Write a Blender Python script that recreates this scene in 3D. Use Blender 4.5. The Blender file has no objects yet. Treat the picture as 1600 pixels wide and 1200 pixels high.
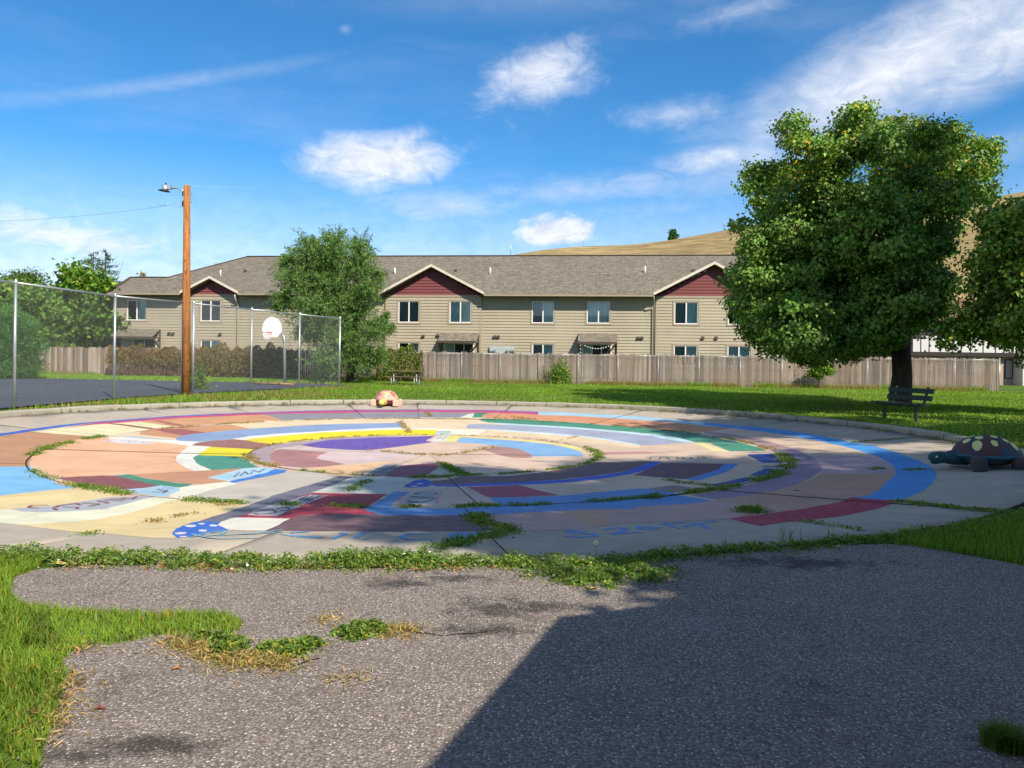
import bpy, math, random
import numpy as np
from mathutils import Vector, Matrix, geometry
R = math.radians
scn = bpy.context.scene
COL = scn.collection
random.seed(7)
RNG = np.random.default_rng(11)

# ------------------------------------------------------------------ camera, sky, sun, exposure
FPX, HX, HY, ROLL, EYE = 1200.0, 800.0, 567.6, R(0.8142), 1.55      # focal length and horizon, in pixels of a 1600 wide frame
cam_d = bpy.data.cameras.new('camera')
cam = bpy.data.objects.new('camera', cam_d); COL.objects.link(cam)
cam_d.sensor_width = 36.0
cam_d.lens = 36.0 * FPX / 1600.0
cam_d.shift_y = -(600.0 - HY) / 1600.0
cam_d.clip_start, cam_d.clip_end = 0.05, 6000.0
_c, _s = math.cos(ROLL), math.sin(ROLL)
cam.matrix_world = Matrix(((_c, -_s, 0, 0), (0, 0, -1, 0), (_s, _c, 0, EYE), (0, 0, 0, 1)))
scn.camera = cam

SUN_AZ, SUN_EL = 33.0, 40.0            # degrees to the right of straight behind the camera, and above the horizon
SUN = Vector((math.sin(R(SUN_AZ)) * math.cos(R(SUN_EL)), -math.cos(R(SUN_AZ)) * math.cos(R(SUN_EL)), math.sin(R(SUN_EL))))
sl = bpy.data.lights.new('sun', 'SUN'); sl.energy = 5.0; sl.angle = R(0.53); sl.color = (1.0, 0.91, 0.78)
so = bpy.data.objects.new('sun', sl); COL.objects.link(so)
so.rotation_euler = SUN.to_track_quat('Z', 'Y').to_euler()
so.location = (20, -30, 40)

scn.view_settings.view_transform = 'Standard'
scn.view_settings.look = 'None'
scn.view_settings.gamma = 1.0
scn.view_settings.exposure = 0.5
scn.view_settings.use_curve_mapping = False
scn.cycles.max_bounces = 5
scn.cycles.diffuse_bounces = 3
scn.cycles.use_adaptive_sampling = True
scn.cycles.adaptive_threshold = 0.015
scn.cycles.transparent_max_bounces = 8
scn.cycles.use_denoising = True


class NT:
    """small helper round a node tree"""
    def __init__(s, tree):
        s.t = tree; s.n = tree.nodes; s.l = tree.links
    def node(s, kind, **kw):
        n = s.n.new(kind)
        for k, v in kw.items():
            setattr(n, k, v)
        return n
    def put(s, sock, v):
        if isinstance(v, bpy.types.NodeSocket):
            s.l.new(v, sock)
        elif v is not None:
            if isinstance(v, (tuple, list)) and len(v) == 3 and sock.type == 'RGBA':
                v = (*v, 1)
            sock.default_value = v
    def m(s, op, a, b=None, c=None, clamp=False):
        n = s.node('ShaderNodeMath', operation=op, use_clamp=clamp)
        for i, v in enumerate((a, b, c)):
            if v is not None: s.put(n.inputs[i], v)
        return n.outputs[0]
    def vm(s, op, a, b=None, out=0):
        n = s.node('ShaderNodeVectorMath', operation=op)
        s.put(n.inputs[0], a)
        if b is not None: s.put(n.inputs[3 if op == 'SCALE' else 1], b)
        return n.outputs[out]
    def noise(s, vec, scale, detail=3.0, rough=0.55, dist=0.0, out=0):
        n = s.node('ShaderNodeTexNoise'); s.put(n.inputs['Vector'], vec); s.put(n.inputs['Scale'], scale)
        n.inputs['Detail'].default_value = detail; n.inputs['Roughness'].default_value = rough; n.inputs['Distortion'].default_value = dist
        return n.outputs[out]
    def voro(s, vec, scale, feature='F1', out='Distance'):
        n = s.node('ShaderNodeTexVoronoi', feature=feature); s.put(n.inputs['Vector'], vec); s.put(n.inputs['Scale'], scale)
        return n.outputs[out]
    def ramp(s, fac, stops):
        n = s.node('ShaderNodeValToRGB'); s.put(n.inputs[0], fac)
        e = n.color_ramp.elements
        while len(e) < len(stops): e.new(0.5)
        for i, (p, c) in enumerate(stops):
            e[i].position = p
            e[i].color = (c, c, c, 1) if isinstance(c, (int, float)) else (*c, 1)
        return n.outputs[0]
    def rng(s, v, a, b, lo=0.0, hi=1.0, smooth=False):
        n = s.node('ShaderNodeMapRange'); n.clamp = True
        if smooth: n.interpolation_type = 'SMOOTHSTEP'
        s.put(n.inputs[0], v)
        for i, q in zip((1, 2, 3, 4), (a, b, lo, hi)): s.put(n.inputs[i], q)
        return n.outputs[0]
    def mix(s, fac, a, b, blend='MIX'):
        n = s.node('ShaderNodeMix', data_type='RGBA', blend_type=blend)
        s.put(n.inputs[0], fac); s.put(n.inputs[6], a); s.put(n.inputs[7], b)
        return n.outputs[2]
    def mapping(s, vec, scale=(1, 1, 1), loc=(0, 0, 0), rot=(0, 0, 0)):
        n = s.node('ShaderNodeMapping'); s.put(n.inputs[0], vec)
        n.inputs['Location'].default_value = loc; n.inputs['Rotation'].default_value = rot; n.inputs['Scale'].default_value = scale
        return n.outputs[0]


def lin(*c):
    """sRGB 0-255 as seen in full sun -> a linear base colour"""
    o = []
    for v in c:
        v = v / 255.0
        o.append(v / 12.92 if v <= 0.04045 else ((v + 0.055) / 1.055) ** 2.4)
    return tuple(o)


# world: physical sky with clouds laid out by azimuth and elevation
world = bpy.data.worlds.new('World'); scn.world = world; world.use_nodes = True
w = NT(world.node_tree); w.n.clear()
SKY_STRENGTH = 0.115
sky = w.node('ShaderNodeTexSky', sky_type='NISHITA'); sky.sun_disc = False
sky.sun_elevation = R(SUN_EL); sky.sun_rotation = R(180 - SUN_AZ); sky.altitude = 1000.0
sky.air_density = 1.0; sky.dust_density = 0.3; sky.ozone_density = 2.2
hs = w.node('ShaderNodeHueSaturation'); hs.inputs['Saturation'].default_value = 1.12; hs.inputs['Value'].default_value = 1.0
w.put(hs.inputs['Color'], w.mix(1.0, sky.outputs[0], (0.60, 0.88, 1.04), 'MULTIPLY'))
tc = w.node('ShaderNodeTexCoord')
dirv = w.vm('NORMALIZE', tc.outputs['Generated'])
sx = w.node('ShaderNodeSeparateXYZ'); w.put(sx.inputs[0], dirv)
AZ = w.m('ARCTAN2', sx.outputs[0], sx.outputs[1])
EL = w.m('ARCSINE', sx.outputs[2])
def azel(px, py):
    dx, dy = px - HX, -(py - HY)
    X, Z = dx * _c - dy * _s, dx * _s + dy * _c
    return math.atan2(X, FPX), math.atan2(Z, math.hypot(X, FPX))
cv = w.node('ShaderNodeCombineXYZ'); w.put(cv.inputs[0], AZ); w.put(cv.inputs[1], EL)
cvec = cv.outputs[0]
n_big = w.noise(w.mapping(cvec, (7, 13, 1)), 1.0, 7.0, 0.56, 0.4)
n_fine = w.noise(w.mapping(cvec, (22, 40, 1), (3, 1, 0)), 1.0, 8.0, 0.66, 0.8)
n_wisp = w.noise(w.mapping(cvec, (5, 26, 1), (1, 5, 0), (0, 0, R(14))), 1.0, 7.0, 0.62, 1.2)
tot = None
def add(v):
    global tot
    tot = v if tot is None else w.m('MAXIMUM', tot, v)
def cloud(px, py, rx, ry, ang=0.0, dens=1.0, soft=0.75, rag=1.0, flat=0.0, wisp=0.0):
    """one cloud: an ellipse in azimuth and elevation with a ragged edge"""
    a, e = azel(px, py)
    dx = w.m('SUBTRACT', AZ, a); dy = w.m('SUBTRACT', EL, e)
    ca, sa = math.cos(R(ang)), math.sin(R(ang))
    u = w.m('ADD', w.m('MULTIPLY', dx, ca * FPX / rx), w.m('MULTIPLY', dy, sa * FPX / rx))
    v = w.m('ADD', w.m('MULTIPLY', dx, -sa * FPX / ry), w.m('MULTIPLY', dy, ca * FPX / ry))
    if flat:                                     # flatter below than above
        v = w.m('MULTIPLY', v, w.rng(v, -0.2, 0.2, 1.0 + flat, 1.0))
    d = w.m('SQRT', w.m('ADD', w.m('MULTIPLY', u, u), w.m('MULTIPLY', v, v)))
    nn = w.m('ADD', w.m('MULTIPLY', w.m('SUBTRACT', n_big, 0.5), 2.2 * rag), w.m('MULTIPLY', w.m('SUBTRACT', n_fine, 0.5), 1.25 * rag))
    if wisp:
        nn = w.m('ADD', nn, w.m('MULTIPLY', w.m('SUBTRACT', n_wisp, 0.5), wisp))
    f = w.m('SUBTRACT', w.m('ADD', 1.0, nn), d)
    add(w.m('MULTIPLY', w.rng(f, -0.10, soft * 2.0, smooth=True), dens))
cloud(596, 252, 142, 50, 6, 1.0, 0.45, 0.5)
cloud(848, 116, 120, 58, 16, 0.92, 0.6, 0.72)
cloud(1060, 178, 150, 26, 4, 0.55, 0.9, 0.95, wisp=0.6)
cloud(1385, 118, 400, 92, 23, 1.0, 0.60, 0.14, wisp=0.55)
cloud(1640, 25, 260, 76, 23, 1.0, 0.60, 0.14, wisp=0.5)
cloud(1125, 246, 104, 28, 6, 0.85, 0.65, 0.55)
cloud(985, 280, 160, 16, 4, 0.55, 0.9, 0.7, wisp=0.6)
cloud(872, 364, 76, 36, 0, 1.0, 0.25, 0.62, flat=0.3)
cloud(110, 372, 240, 48, -4, 1.0, 0.6, 0.5, wisp=0.5)
cloud(-120, 372, 210, 50, -4, 0.85, 0.8, 0.6, wisp=0.5)
cloud(400, 372, 170, 30, -4, 0.6, 0.95, 0.6, wisp=0.6)
cloud(700, 322, 190, 40, 2, 0.72, 0.8, 0.35, wisp=0.5)
cloud(760, 372, 360, 44, 0, 0.62, 1.0, 0.4, wisp=0.6)
cloud(1170, 12, 150, 26, 8, 0.55, 1.0, 0.7, wisp=0.8)
cloud(1590, 230, 120, 55, 15, 0.45, 1.1, 0.5, wisp=0.5)
cloud(250, 132, 340, 17, 15.5, 0.36, 0.8, 0.22)
cloud(920, 296, 360, 34, 3, 0.6, 0.9, 0.4, wisp=0.8)
cloud(1010, 330, 300, 34, 2, 0.45, 1.0, 0.6, wisp=0.9)
cloud(560, 355, 300, 30, 0, 0.5, 1.0, 0.5, wisp=0.9)
cloud(539, 46, 13, 9, 0, 0.5, 0.9, 0.5)
cloud(345, 292, 120, 2.2, 3.5, 0.40, 0.8, 0.15)
# a thin veil that goes all round the sky, thicker towards the horizon
veil = w.rng(w.noise(w.mapping(cvec, (2.2, 9, 1), (4, 2, 0)), 1.0, 7, 0.6, 0.8), 0.45, 0.80, 0, 0.55, True)
veil = w.m('MULTIPLY', veil, w.rng(EL, 0.05, 0.32, 1.0, 0.18, True))
add(veil)
low = w.rng(EL, 0.02, 0.26, 0.82, 0.0, True)
add(low)
# broken cloud added outside the view to lift and neutralise light in the shade
nb = w.noise(w.vm('MULTIPLY', dirv, (2.4, 2.4, 4.2)), 1.0, 7, 0.6, 0.5)
aside = w.m('MAXIMUM', w.rng(EL, 0.40, 0.56, 0, 1, True), w.rng(w.m('ABSOLUTE', AZ), 0.62, 0.85, 0, 1, True))
add(w.m('MULTIPLY', w.rng(nb, 0.47, 0.64, 0, 0.82, True), aside))
cl_col = w.mix(w.rng(n_fine, 0.35, 0.65), (4.6, 5.0, 5.9), (6.6, 6.7, 7.0))
final = w.mix(w.m('MINIMUM', tot, 0.97), hs.outputs[0], cl_col)
bg = w.node('ShaderNodeBackground'); w.l.new(final, bg.inputs[0]); bg.inputs[1].default_value = SKY_STRENGTH
wo = w.node('ShaderNodeOutputWorld'); w.l.new(bg.outputs[0], wo.inputs[0])

# ------------------------------------------------------------------ geometry of the place
CX, CY, RAD, R2, R3, DEEP = -1.855, 17.171, 11.34, 7.594, 3.803, 0.50     # the round shallow court: centre, radii, depth in the middle
def smooth(t):
    t = max(0.0, min(1.0, t)); return t * t * (3 - 2 * t)
def bowl(x, y):
    q = math.hypot(x - CX, y - CY) / RAD
    return -DEEP * (1 - q * q) if q < 1 else 0.0
def ground(x, y):
    rho = math.hypot(x - CX, y - CY)
    g = smooth(((y - CY) / RAD + 0.78) / 0.42)
    o = rho - RAD
    return g * (0.13 + 0.15 * smooth(o / 5.0) + 0.08 * smooth(o / 26.0)) if o > 0 else bowl(x, y)
def ray(px, py):
    dx, dy = px - HX, -(py - HY)
    return Vector(((dx * _c - dy * _s) / FPX, 1.0, (dx * _s + dy * _c) / FPX))
def at(px, py, D):
    """the point seen at a pixel, D metres ahead of the camera plane"""
    return ray(px, py) * D + Vector((0, 0, EYE))
def hit(px, py, zf=None, z=0.0):
    d = ray(px, py); D = (z - EYE) / d.z
    if zf:
        for _ in range(40):
            D = 0.5 * D + 0.5 * (zf(d.x * D, D) - EYE) / d.z
    return d * D + Vector((0, 0, EYE))
def hb(px, py):
    p = hit(px, py, bowl); return (p.x, p.y)
def h0(px, py):
    p = hit(px, py); return (p.x, p.y)
def hg(px, py):
    return hit(px, py, ground)

# ------------------------------------------------------------------ objects
def tag(o, label=None, cat=None, group=None, kind=None):
    if label: o['label'] = label
    if cat: o['category'] = cat
    if group: o['group'] = group
    if kind: o['kind'] = kind
    return o
def empty(name, loc=(0, 0, 0), rz=0.0, parent=None):
    o = bpy.data.objects.new(name, None); COL.objects.link(o)
    o.location = loc; o.rotation_euler = (0, 0, rz); o.empty_display_size = 0.2
    if parent: o.parent = parent
    return o
def obj(name, me, parent=None, mat=None):
    o = bpy.data.objects.new(name, me); COL.objects.link(o)
    if mat is not None and not me.materials: me.materials.append(mat)
    if parent is not None:
        o.parent = parent
        if not PARENT_LOCAL:
            o.matrix_parent_inverse = inv(parent)
    return o
PARENT_LOCAL = False
def world_of(p):
    b = Matrix.Translation(p.location) @ p.rotation_euler.to_matrix().to_4x4()
    return world_of(p.parent) @ p.matrix_parent_inverse @ b if p.parent else b
def inv(p):
    return world_of(p).inverted()
def mesh_np(name, V, F, tint=None, smooth_sh=False):
    """fast mesh from arrays; F is (n,3) or (n,4)"""
    me = bpy.data.meshes.new(name)
    V = np.asarray(V, np.float32); F = np.asarray(F, np.int32); k = F.shape[1]
    me.vertices.add(len(V)); me.vertices.foreach_set('co', V.ravel())
    me.loops.add(F.size); me.loops.foreach_set('vertex_index', F.ravel())
    me.polygons.add(len(F)); me.polygons.foreach_set('loop_start', np.arange(0, F.size, k, dtype=np.int32))
    if smooth_sh: me.polygons.foreach_set('use_smooth', np.ones(len(F), bool))
    me.update(calc_edges=True)
    if tint is not None:
        a = me.attributes.new('tint', 'FLOAT_COLOR', 'POINT')
        c = np.ones((len(V), 4), np.float32); c[:, :3] = tint
        a.data.foreach_set('color', c.ravel())
    return me
class MB:
    """collects boxes, bars, tubes and polygons into one mesh"""
    def __init__(s): s.v = []; s.f = []; s.mi = []; s.cur = 0; s.sm = []
    def add(s, V, F, sm=False):
        b = len(s.v); s.v += [tuple(p) for p in V]
        for f in F:
            s.f.append([i + b for i in f]); s.mi.append(s.cur); s.sm.append(sm)
        return s
    def box(s, x0, x1, y0, y1, z0, z1, T=None):
        V = [Vector((x, y, z)) for z in (z0, z1) for y in (y0, y1) for x in (x0, x1)]
        if T is not None: V = [T @ v for v in V]
        return s.add(V, [(0, 2, 3, 1), (4, 5, 7, 6), (0, 1, 5, 4), (2, 6, 7, 3), (0, 4, 6, 2), (1, 3, 7, 5)])
    def bar(s, a, b, wd, ht, up=(0, 0, 1)):
        a, b = Vector(a), Vector(b); d = (b - a).normalized(); up = Vector(up)
        r = d.cross(up)
        if r.length < 1e-4: r = d.cross(Vector((0, 1, 0)))
        r.normalize(); u = r.cross(d)
        V = []
        for p in (a, b):
            for (i, j) in ((-1, -1), (1, -1), (1, 1), (-1, 1)): V.append(p + r * (i * wd / 2) + u * (j * ht / 2))
        return s.add(V, [(3, 2, 1, 0), (4, 5, 6, 7), (0, 1, 5, 4), (1, 2, 6, 5), (2, 3, 7, 6), (3, 0, 4, 7)])
    def tube(s, pts, rad, n=8, cap=True, sm=True):
        pts = [Vector(p) for p in pts]; k = len(pts)
        rad = rad if isinstance(rad, (list, tuple)) else [rad] * k
        V = []; F = []; prev = None
        for i, p in enumerate(pts):
            d = (pts[min(i + 1, k - 1)] - pts[max(i - 1, 0)]).normalized()
            if prev is None:
                ref = Vector((0, 0, 1)) if abs(d.z) < 0.9 else Vector((1, 0, 0))
                a = d.cross(ref).normalized()
            else:
                a = (prev - d * prev.dot(d)).normalized()
            prev = a; b = d.cross(a)
            for j in range(n):
                t = 2 * math.pi * j / n
                V.append(p + (a * math.cos(t) + b * math.sin(t)) * rad[i])
        for i in range(k - 1):
            for j in range(n):
                F.append((i * n + j, i * n + (j + 1) % n, (i + 1) * n + (j + 1) % n, (i + 1) * n + j))
        s.add(V, F, sm)
        if cap:
            b0 = len(s.v) - k * n
            s.f.append([b0 + j for j in range(n)][::-1]); s.mi.append(s.cur); s.sm.append(False)
            s.f.append([b0 + (k - 1) * n + j for j in range(n)]); s.mi.append(s.cur); s.sm.append(False)
        return s
    def lathe(s, prof, n=24, T=None, sm=True):
        """prof: (radius, height) pairs turned round the z axis"""
        V = []
        for (r_, h_) in prof:
            for j in range(n):
                t = 2 * math.pi * j / n; V.append(Vector((r_ * math.cos(t), r_ * math.sin(t), h_)))
        if T is not None: V = [T @ v for v in V]
        F = [(i * n + j, i * n + (j + 1) % n, (i + 1) * n + (j + 1) % n, (i + 1) * n + j) for i in range(len(prof) - 1) for j in range(n)]
        return s.add(V, F, sm)
    def poly(s, P): return s.add(P, [tuple(range(len(P)))])
    def build(s, name, mat, parent=None):
        me = bpy.data.meshes.new(name); me.from_pydata(s.v, [], s.f)
        mats = mat if isinstance(mat, (list, tuple)) else [mat]
        for m_ in mats: me.materials.append(m_)
        me.polygons.foreach_set('material_index', s.mi)
        me.polygons.foreach_set('use_smooth', s.sm)
        me.update()
        return obj(name, me, parent)

# ------------------------------------------------------------------ materials
MATS = {}
def material(name, base, rough=0.8, spec=0.3, metal=0.0, build=None, bump=None):
    """Principled material; build(nt, position) may return (colour, height, bump distance)"""
    if name in MATS: return MATS[name]
    m_ = bpy.data.materials.new(name); m_.use_nodes = True; nt = NT(m_.node_tree)
    p = nt.n['Principled BSDF']
    p.inputs['Roughness'].default_value = rough; p.inputs['Specular IOR Level'].default_value = spec; p.inputs['Metallic'].default_value = metal
    if build:
        g = nt.node('ShaderNodeNewGeometry').outputs['Position']
        r_ = build(nt, g, base)
        if not isinstance(r_, tuple): r_ = (r_, None, 0)
        nt.put(p.inputs['Base Color'], r_[0])
        if r_[1] is not None:
            b = nt.node('ShaderNodeBump'); b.inputs['Distance'].default_value = r_[2]; b.inputs['Strength'].default_value = 1.0
            nt.put(b.inputs['Height'], r_[1]); nt.put(p.inputs['Normal'], b.outputs[0])
    else:
        nt.put(p.inputs['Base Color'], base)
    MATS[name] = m_
    return m_
def scaled(c, k): return tuple(min(1.0, v * k) for v in c)
def mottled(amount=0.12, scale=3.0, fine=40.0, bumpd=0.0):
    def f(nt, g, base):
        a = nt.noise(g, scale, 5); b = nt.noise(g, fine, 3)
        k = nt.m('ADD', nt.m('MULTIPLY', a, 0.65), nt.m('MULTIPLY', b, 0.35))
        c = nt.mix(nt.rng(k, 0.3, 0.7), scaled(base, 1 - amount), scaled(base, 1 + amount))
        return (c, b, bumpd) if bumpd else c
    return f
def veg(name, base, trans=0.35, rough=0.55, spec=0.25):
    """leaves and grass: the base colour times each leaf's own tint, light passing through"""
    if name in MATS: return MATS[name]
    m_ = bpy.data.materials.new(name); m_.use_nodes = True; nt = NT(m_.node_tree)
    p = nt.n['Principled BSDF']; out = nt.n['Material Output']
    at_ = nt.node('ShaderNodeAttribute', attribute_name='tint')
    c = nt.mix(1.0, base, at_.outputs['Color'], 'MULTIPLY')
    nt.put(p.inputs['Base Color'], c); p.inputs['Roughness'].default_value = rough; p.inputs['Specular IOR Level'].default_value = spec
    t = nt.node('ShaderNodeBsdfTranslucent'); nt.put(t.inputs[0], nt.mix(1.0, c, (1.5, 1.5, 0.5), 'MULTIPLY'))
    mx = nt.node('ShaderNodeMixShader'); mx.inputs[0].default_value = trans
    nt.l.new(p.outputs[0], mx.inputs[1]); nt.l.new(t.outputs[0], mx.inputs[2]); nt.l.new(mx.outputs[0], out.inputs[0])
    MATS[name] = m_
    return m_

def concrete_nodes(nt, g, base):
    big = nt.noise(g, 0.7, 6, 0.65); mid = nt.noise(g, 6, 5, 0.6); fine = nt.noise(g, 90, 3, 0.6)
    sp = nt.voro(g, 70)
    k = nt.m('ADD', nt.m('MULTIPLY', big, 0.4), nt.m('ADD', nt.m('MULTIPLY', mid, 0.3), nt.m('MULTIPLY', fine, 0.3)))
    c = nt.mix(nt.rng(k, 0.32, 0.68), scaled(base, 0.70), scaled(base, 1.18))
    c = nt.mix(nt.rng(sp, 0.10, 0.22, 0.5, 0.0), c, scaled(base, 0.45))
    c = nt.mix(nt.rng(nt.noise(g, 1.6, 6, 0.7, 0.5), 0.60, 0.78, 0, 0.55), c, scaled(base, 0.55))
    return c, nt.m('ADD', fine, nt.m('MULTIPLY', sp, 0.5)), 0.004
M_CONC = material('weathered_concrete', (0.42, 0.365, 0.29), 0.92, 0.2, build=concrete_nodes)
M_KERB = material('kerb_concrete', (0.36, 0.33, 0.26), 0.95, 0.2, build=concrete_nodes)

STAINS = [(800, 950, .50, .22), (770, 985, .36, .16), (628, 913, .32, .16), (235, 1168, .34, .12), (120, 1182, .24, .08), (1250, 880, .8, .25), (720, 905, .35, .12)]
def asphalt_nodes(nt, g, base):
    big = nt.noise(g, 0.55, 5, 0.6); mid = nt.noise(g, 5.0, 5, 0.65)
    st = nt.voro(g, 62); st_c = nt.voro(g, 62, out='Color'); fine = nt.noise(g, 150, 2); st2 = nt.voro(g, 130); st2c = nt.voro(g, 130, out='Color')
    sep = nt.node('ShaderNodeSeparateColor'); nt.l.new(st_c, sep.inputs[0]); sep2 = nt.node('ShaderNodeSeparateColor'); nt.l.new(st2c, sep2.inputs[0])
    c = nt.mix(nt.rng(big, 0.3, 0.7), scaled(base, 0.86), scaled(base, 1.12))
    c = nt.mix(nt.rng(mid, 0.35, 0.65, 0.40, 0), c, scaled(base, 0.66))
    c = nt.mix(nt.rng(nt.noise(g, 1.7, 6, 0.7, 0.8), 0.52, 0.66, 0, 0.5), c, (0.20, 0.155, 0.12))
    c = nt.mix(nt.rng(nt.noise(nt.vm('ADD', g, (7, 3, 0)), 2.3, 6, 0.7, 0.4), 0.55, 0.68, 0, 0.45), c, (0.44, 0.39, 0.35))
    c = nt.mix(nt.rng(fine, 0.34, 0.60, 0.9, 0), c, scaled(base, 0.28))
    c = nt.mix(nt.m('MULTIPLY', nt.rng(st2, 0.25, 0.4, 1.0, 0.0), nt.rng(sep2.outputs[0], 0.35, 0.5)), c, nt.mix(sep2.outputs[1], (0.16, 0.14, 0.13), (0.50, 0.46, 0.42)))
    # stones in the binder: pale chips of many greys
    chip = nt.mix(sep.outputs[1], (0.28, 0.24, 0.21), (0.72, 0.66, 0.60))
    c = nt.mix(nt.m('MULTIPLY', nt.rng(st, 0.27, 0.36, 1.0, 0.0), nt.rng(sep.outputs[0], 0.52, 0.62)), c, chip)
    c = nt.mix(nt.rng(st, 0.52, 0.70, 0.0, 0.55), c, scaled(base, 0.20))
    # worn hollows where the binder has gone dark, each with a ragged edge
    rag = nt.m('MULTIPLY', nt.m('SUBTRACT', nt.noise(g, 5, 7, 0.8), 0.5), 4.2); dk = None
    for (px, py, rx, ry) in STAINS:
        x, y = h0_stain(px, py)
        v = nt.vm('MULTIPLY', nt.vm('SUBTRACT', g, (x, y, 0)), (1 / rx, 1 / ry, 0))
        f = nt.rng(nt.m('ADD', nt.vm('LENGTH', v, out=1), rag), 0.25, 1.0, 0.80, 0.0)
        dk = f if dk is None else nt.m('MAXIMUM', dk, f)
    dk = nt.m('MAXIMUM', dk, nt.rng(nt.noise(g, 0.9, 6, 0.7, 0.6), 0.62, 0.74, 0.0, 0.6))
    c = nt.mix(nt.m('MULTIPLY', dk, nt.rng(nt.m('ADD', nt.noise(g, 60, 4, 0.8), nt.m('MULTIPLY', st, .35)), 0.42, 0.60)), c, (0.030, 0.025, 0.021))
    h_ = nt.m('ADD', nt.m('MULTIPLY', nt.m('MINIMUM', st, 0.6), -1.0), nt.m('MULTIPLY', fine, 0.35))
    return c, h_, 0.007
def h0_stain(px, py):
    D = FPX * EYE / (py - HY - (px - HX) * math.tan(ROLL)); return ((px - HX) / FPX * D, D)
M_ASPH = material('worn_asphalt', (0.335, 0.274, 0.228), 0.9, 0.25, build=asphalt_nodes)
def court_asphalt(nt, g, base):
    big = nt.noise(g, 0.35, 5, 0.6); fine = nt.noise(g, 60, 2)
    c = nt.mix(nt.rng(big, 0.3, 0.7), scaled(base, 0.8), scaled(base, 1.2))
    c = nt.mix(nt.rng(fine, 0.3, 0.7, 0, 0.3), c, scaled(base, 1.8))
    return c, fine, 0.003
M_BCOURT = material('dark_court_asphalt', (0.055, 0.062, 0.078), 0.85, 0.25, build=court_asphalt)

def soil_nodes(nt, g, base):
    a = nt.noise(g, 2.0, 6, 0.6); b = nt.noise(g, 45, 4, 0.7)
    c = nt.mix(nt.rng(a, 0.35, 0.65), scaled(base, 0.7), scaled(base, 1.25))
    c = nt.mix(nt.rng(b, 0.4, 0.7, 0, 0.6), c, scaled(base, 0.5))
    return c, b, 0.01
M_SOIL = material('dry_soil', (0.17, 0.135, 0.085), 1.0, 0.1, build=soil_nodes)
M_DIRT = material('joint_dirt', (0.075, 0.06, 0.04), 1.0, 0.1, build=soil_nodes)
def turf_nodes(nt, g, base):
    a = nt.noise(g, 0.25, 6, 0.65); b = nt.noise(g, 26, 4, 0.75); cc = nt.noise(g, 3.0, 5, 0.7)
    c = nt.mix(nt.rng(a, 0.3, 0.7), scaled(base, 0.8), scaled(base, 1.2))
    c = nt.mix(nt.rng(b, 0.3, 0.7), scaled(base, 0.35), c)
    dry = nt.rng(nt.m('ADD', cc, nt.m('MULTIPLY', nt.m('SUBTRACT', a, 0.5), 1.2)), 0.62, 0.80, 0, 0.8)
    c = nt.mix(dry, c, (0.24, 0.19, 0.085))
    return c, b, 0.02
M_TURF = material('turf', (0.115, 0.200, 0.026), 0.95, 0.1, build=turf_nodes)

M_LEAF = veg('leaf_green', (0.105, 0.200, 0.030), 0.26)
M_GRASS = veg('grass_blade', (0.190, 0.315, 0.032), 0.42)
M_WEED = veg('weed_leaf', (0.150, 0.255, 0.050), 0.38)
M_DRY = veg('dry_stem', (0.36, 0.27, 0.12), 0.25)
def bark_nodes(nt, g, base):
    v = nt.noise(nt.mapping(g, (22, 22, 3)), 1.0, 6, 0.7)
    c = nt.mix(nt.rng(v, 0.35, 0.65), scaled(base, 0.5), scaled(base, 1.3))
    return c, v, 0.03
M_BARK = material('grey_brown_bark', (0.085, 0.066, 0.050), 0.95, 0.15, build=bark_nodes)
M_TWIG = material('brown_twig', (0.20, 0.12, 0.09), 0.95, 0.1)
M_GALV = material('galvanised_steel', (0.50, 0.51, 0.51), 0.45, 0.5, 0.75, build=mottled(0.15, 6, 60))
M_WIRE = material('fence_wire', (0.42, 0.43, 0.43), 0.5, 0.5, 0.55)
M_WHITE = material('white_paint', (0.82, 0.82, 0.80), 0.5, 0.4, build=mottled(0.05, 4, 50))
M_BLACK = material('dark_metal', (0.02, 0.021, 0.024), 0.5, 0.5)
# ------------------------------------------------------------------ the ground: one sheet to the horizon, in rings round the court
def build_ground():
    NA = 288
    rr = [0.0, 4.0, 8.0, RAD + 0.05, RAD + 0.06] + [RAD + 0.3 + 0.35 * i for i in range(24)]
    r_ = rr[-1]
    while r_ < 2500: r_ *= 1.10; rr.append(r_)
    V = []; F = []
    for i, q in enumerate(rr):
        for j in range(NA):
            t = 2 * math.pi * j / NA
            x, y = CX + q * math.cos(t), CY + q * math.sin(t)
            V.append((x, y, -0.75 if i < 4 else (ground(x, y) - 0.012 if q < 300 else 0.3)))
    for i in range(len(rr) - 1):
        for j in range(NA):
            F.append((i * NA + j, i * NA + (j + 1) % NA, (i + 1) * NA + (j + 1) % NA, (i + 1) * NA + j))
    me = mesh_np('ground', V, F, smooth_sh=True)
    return tag(obj('ground', me, mat=M_TURF), kind='structure')
build_ground()

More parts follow.
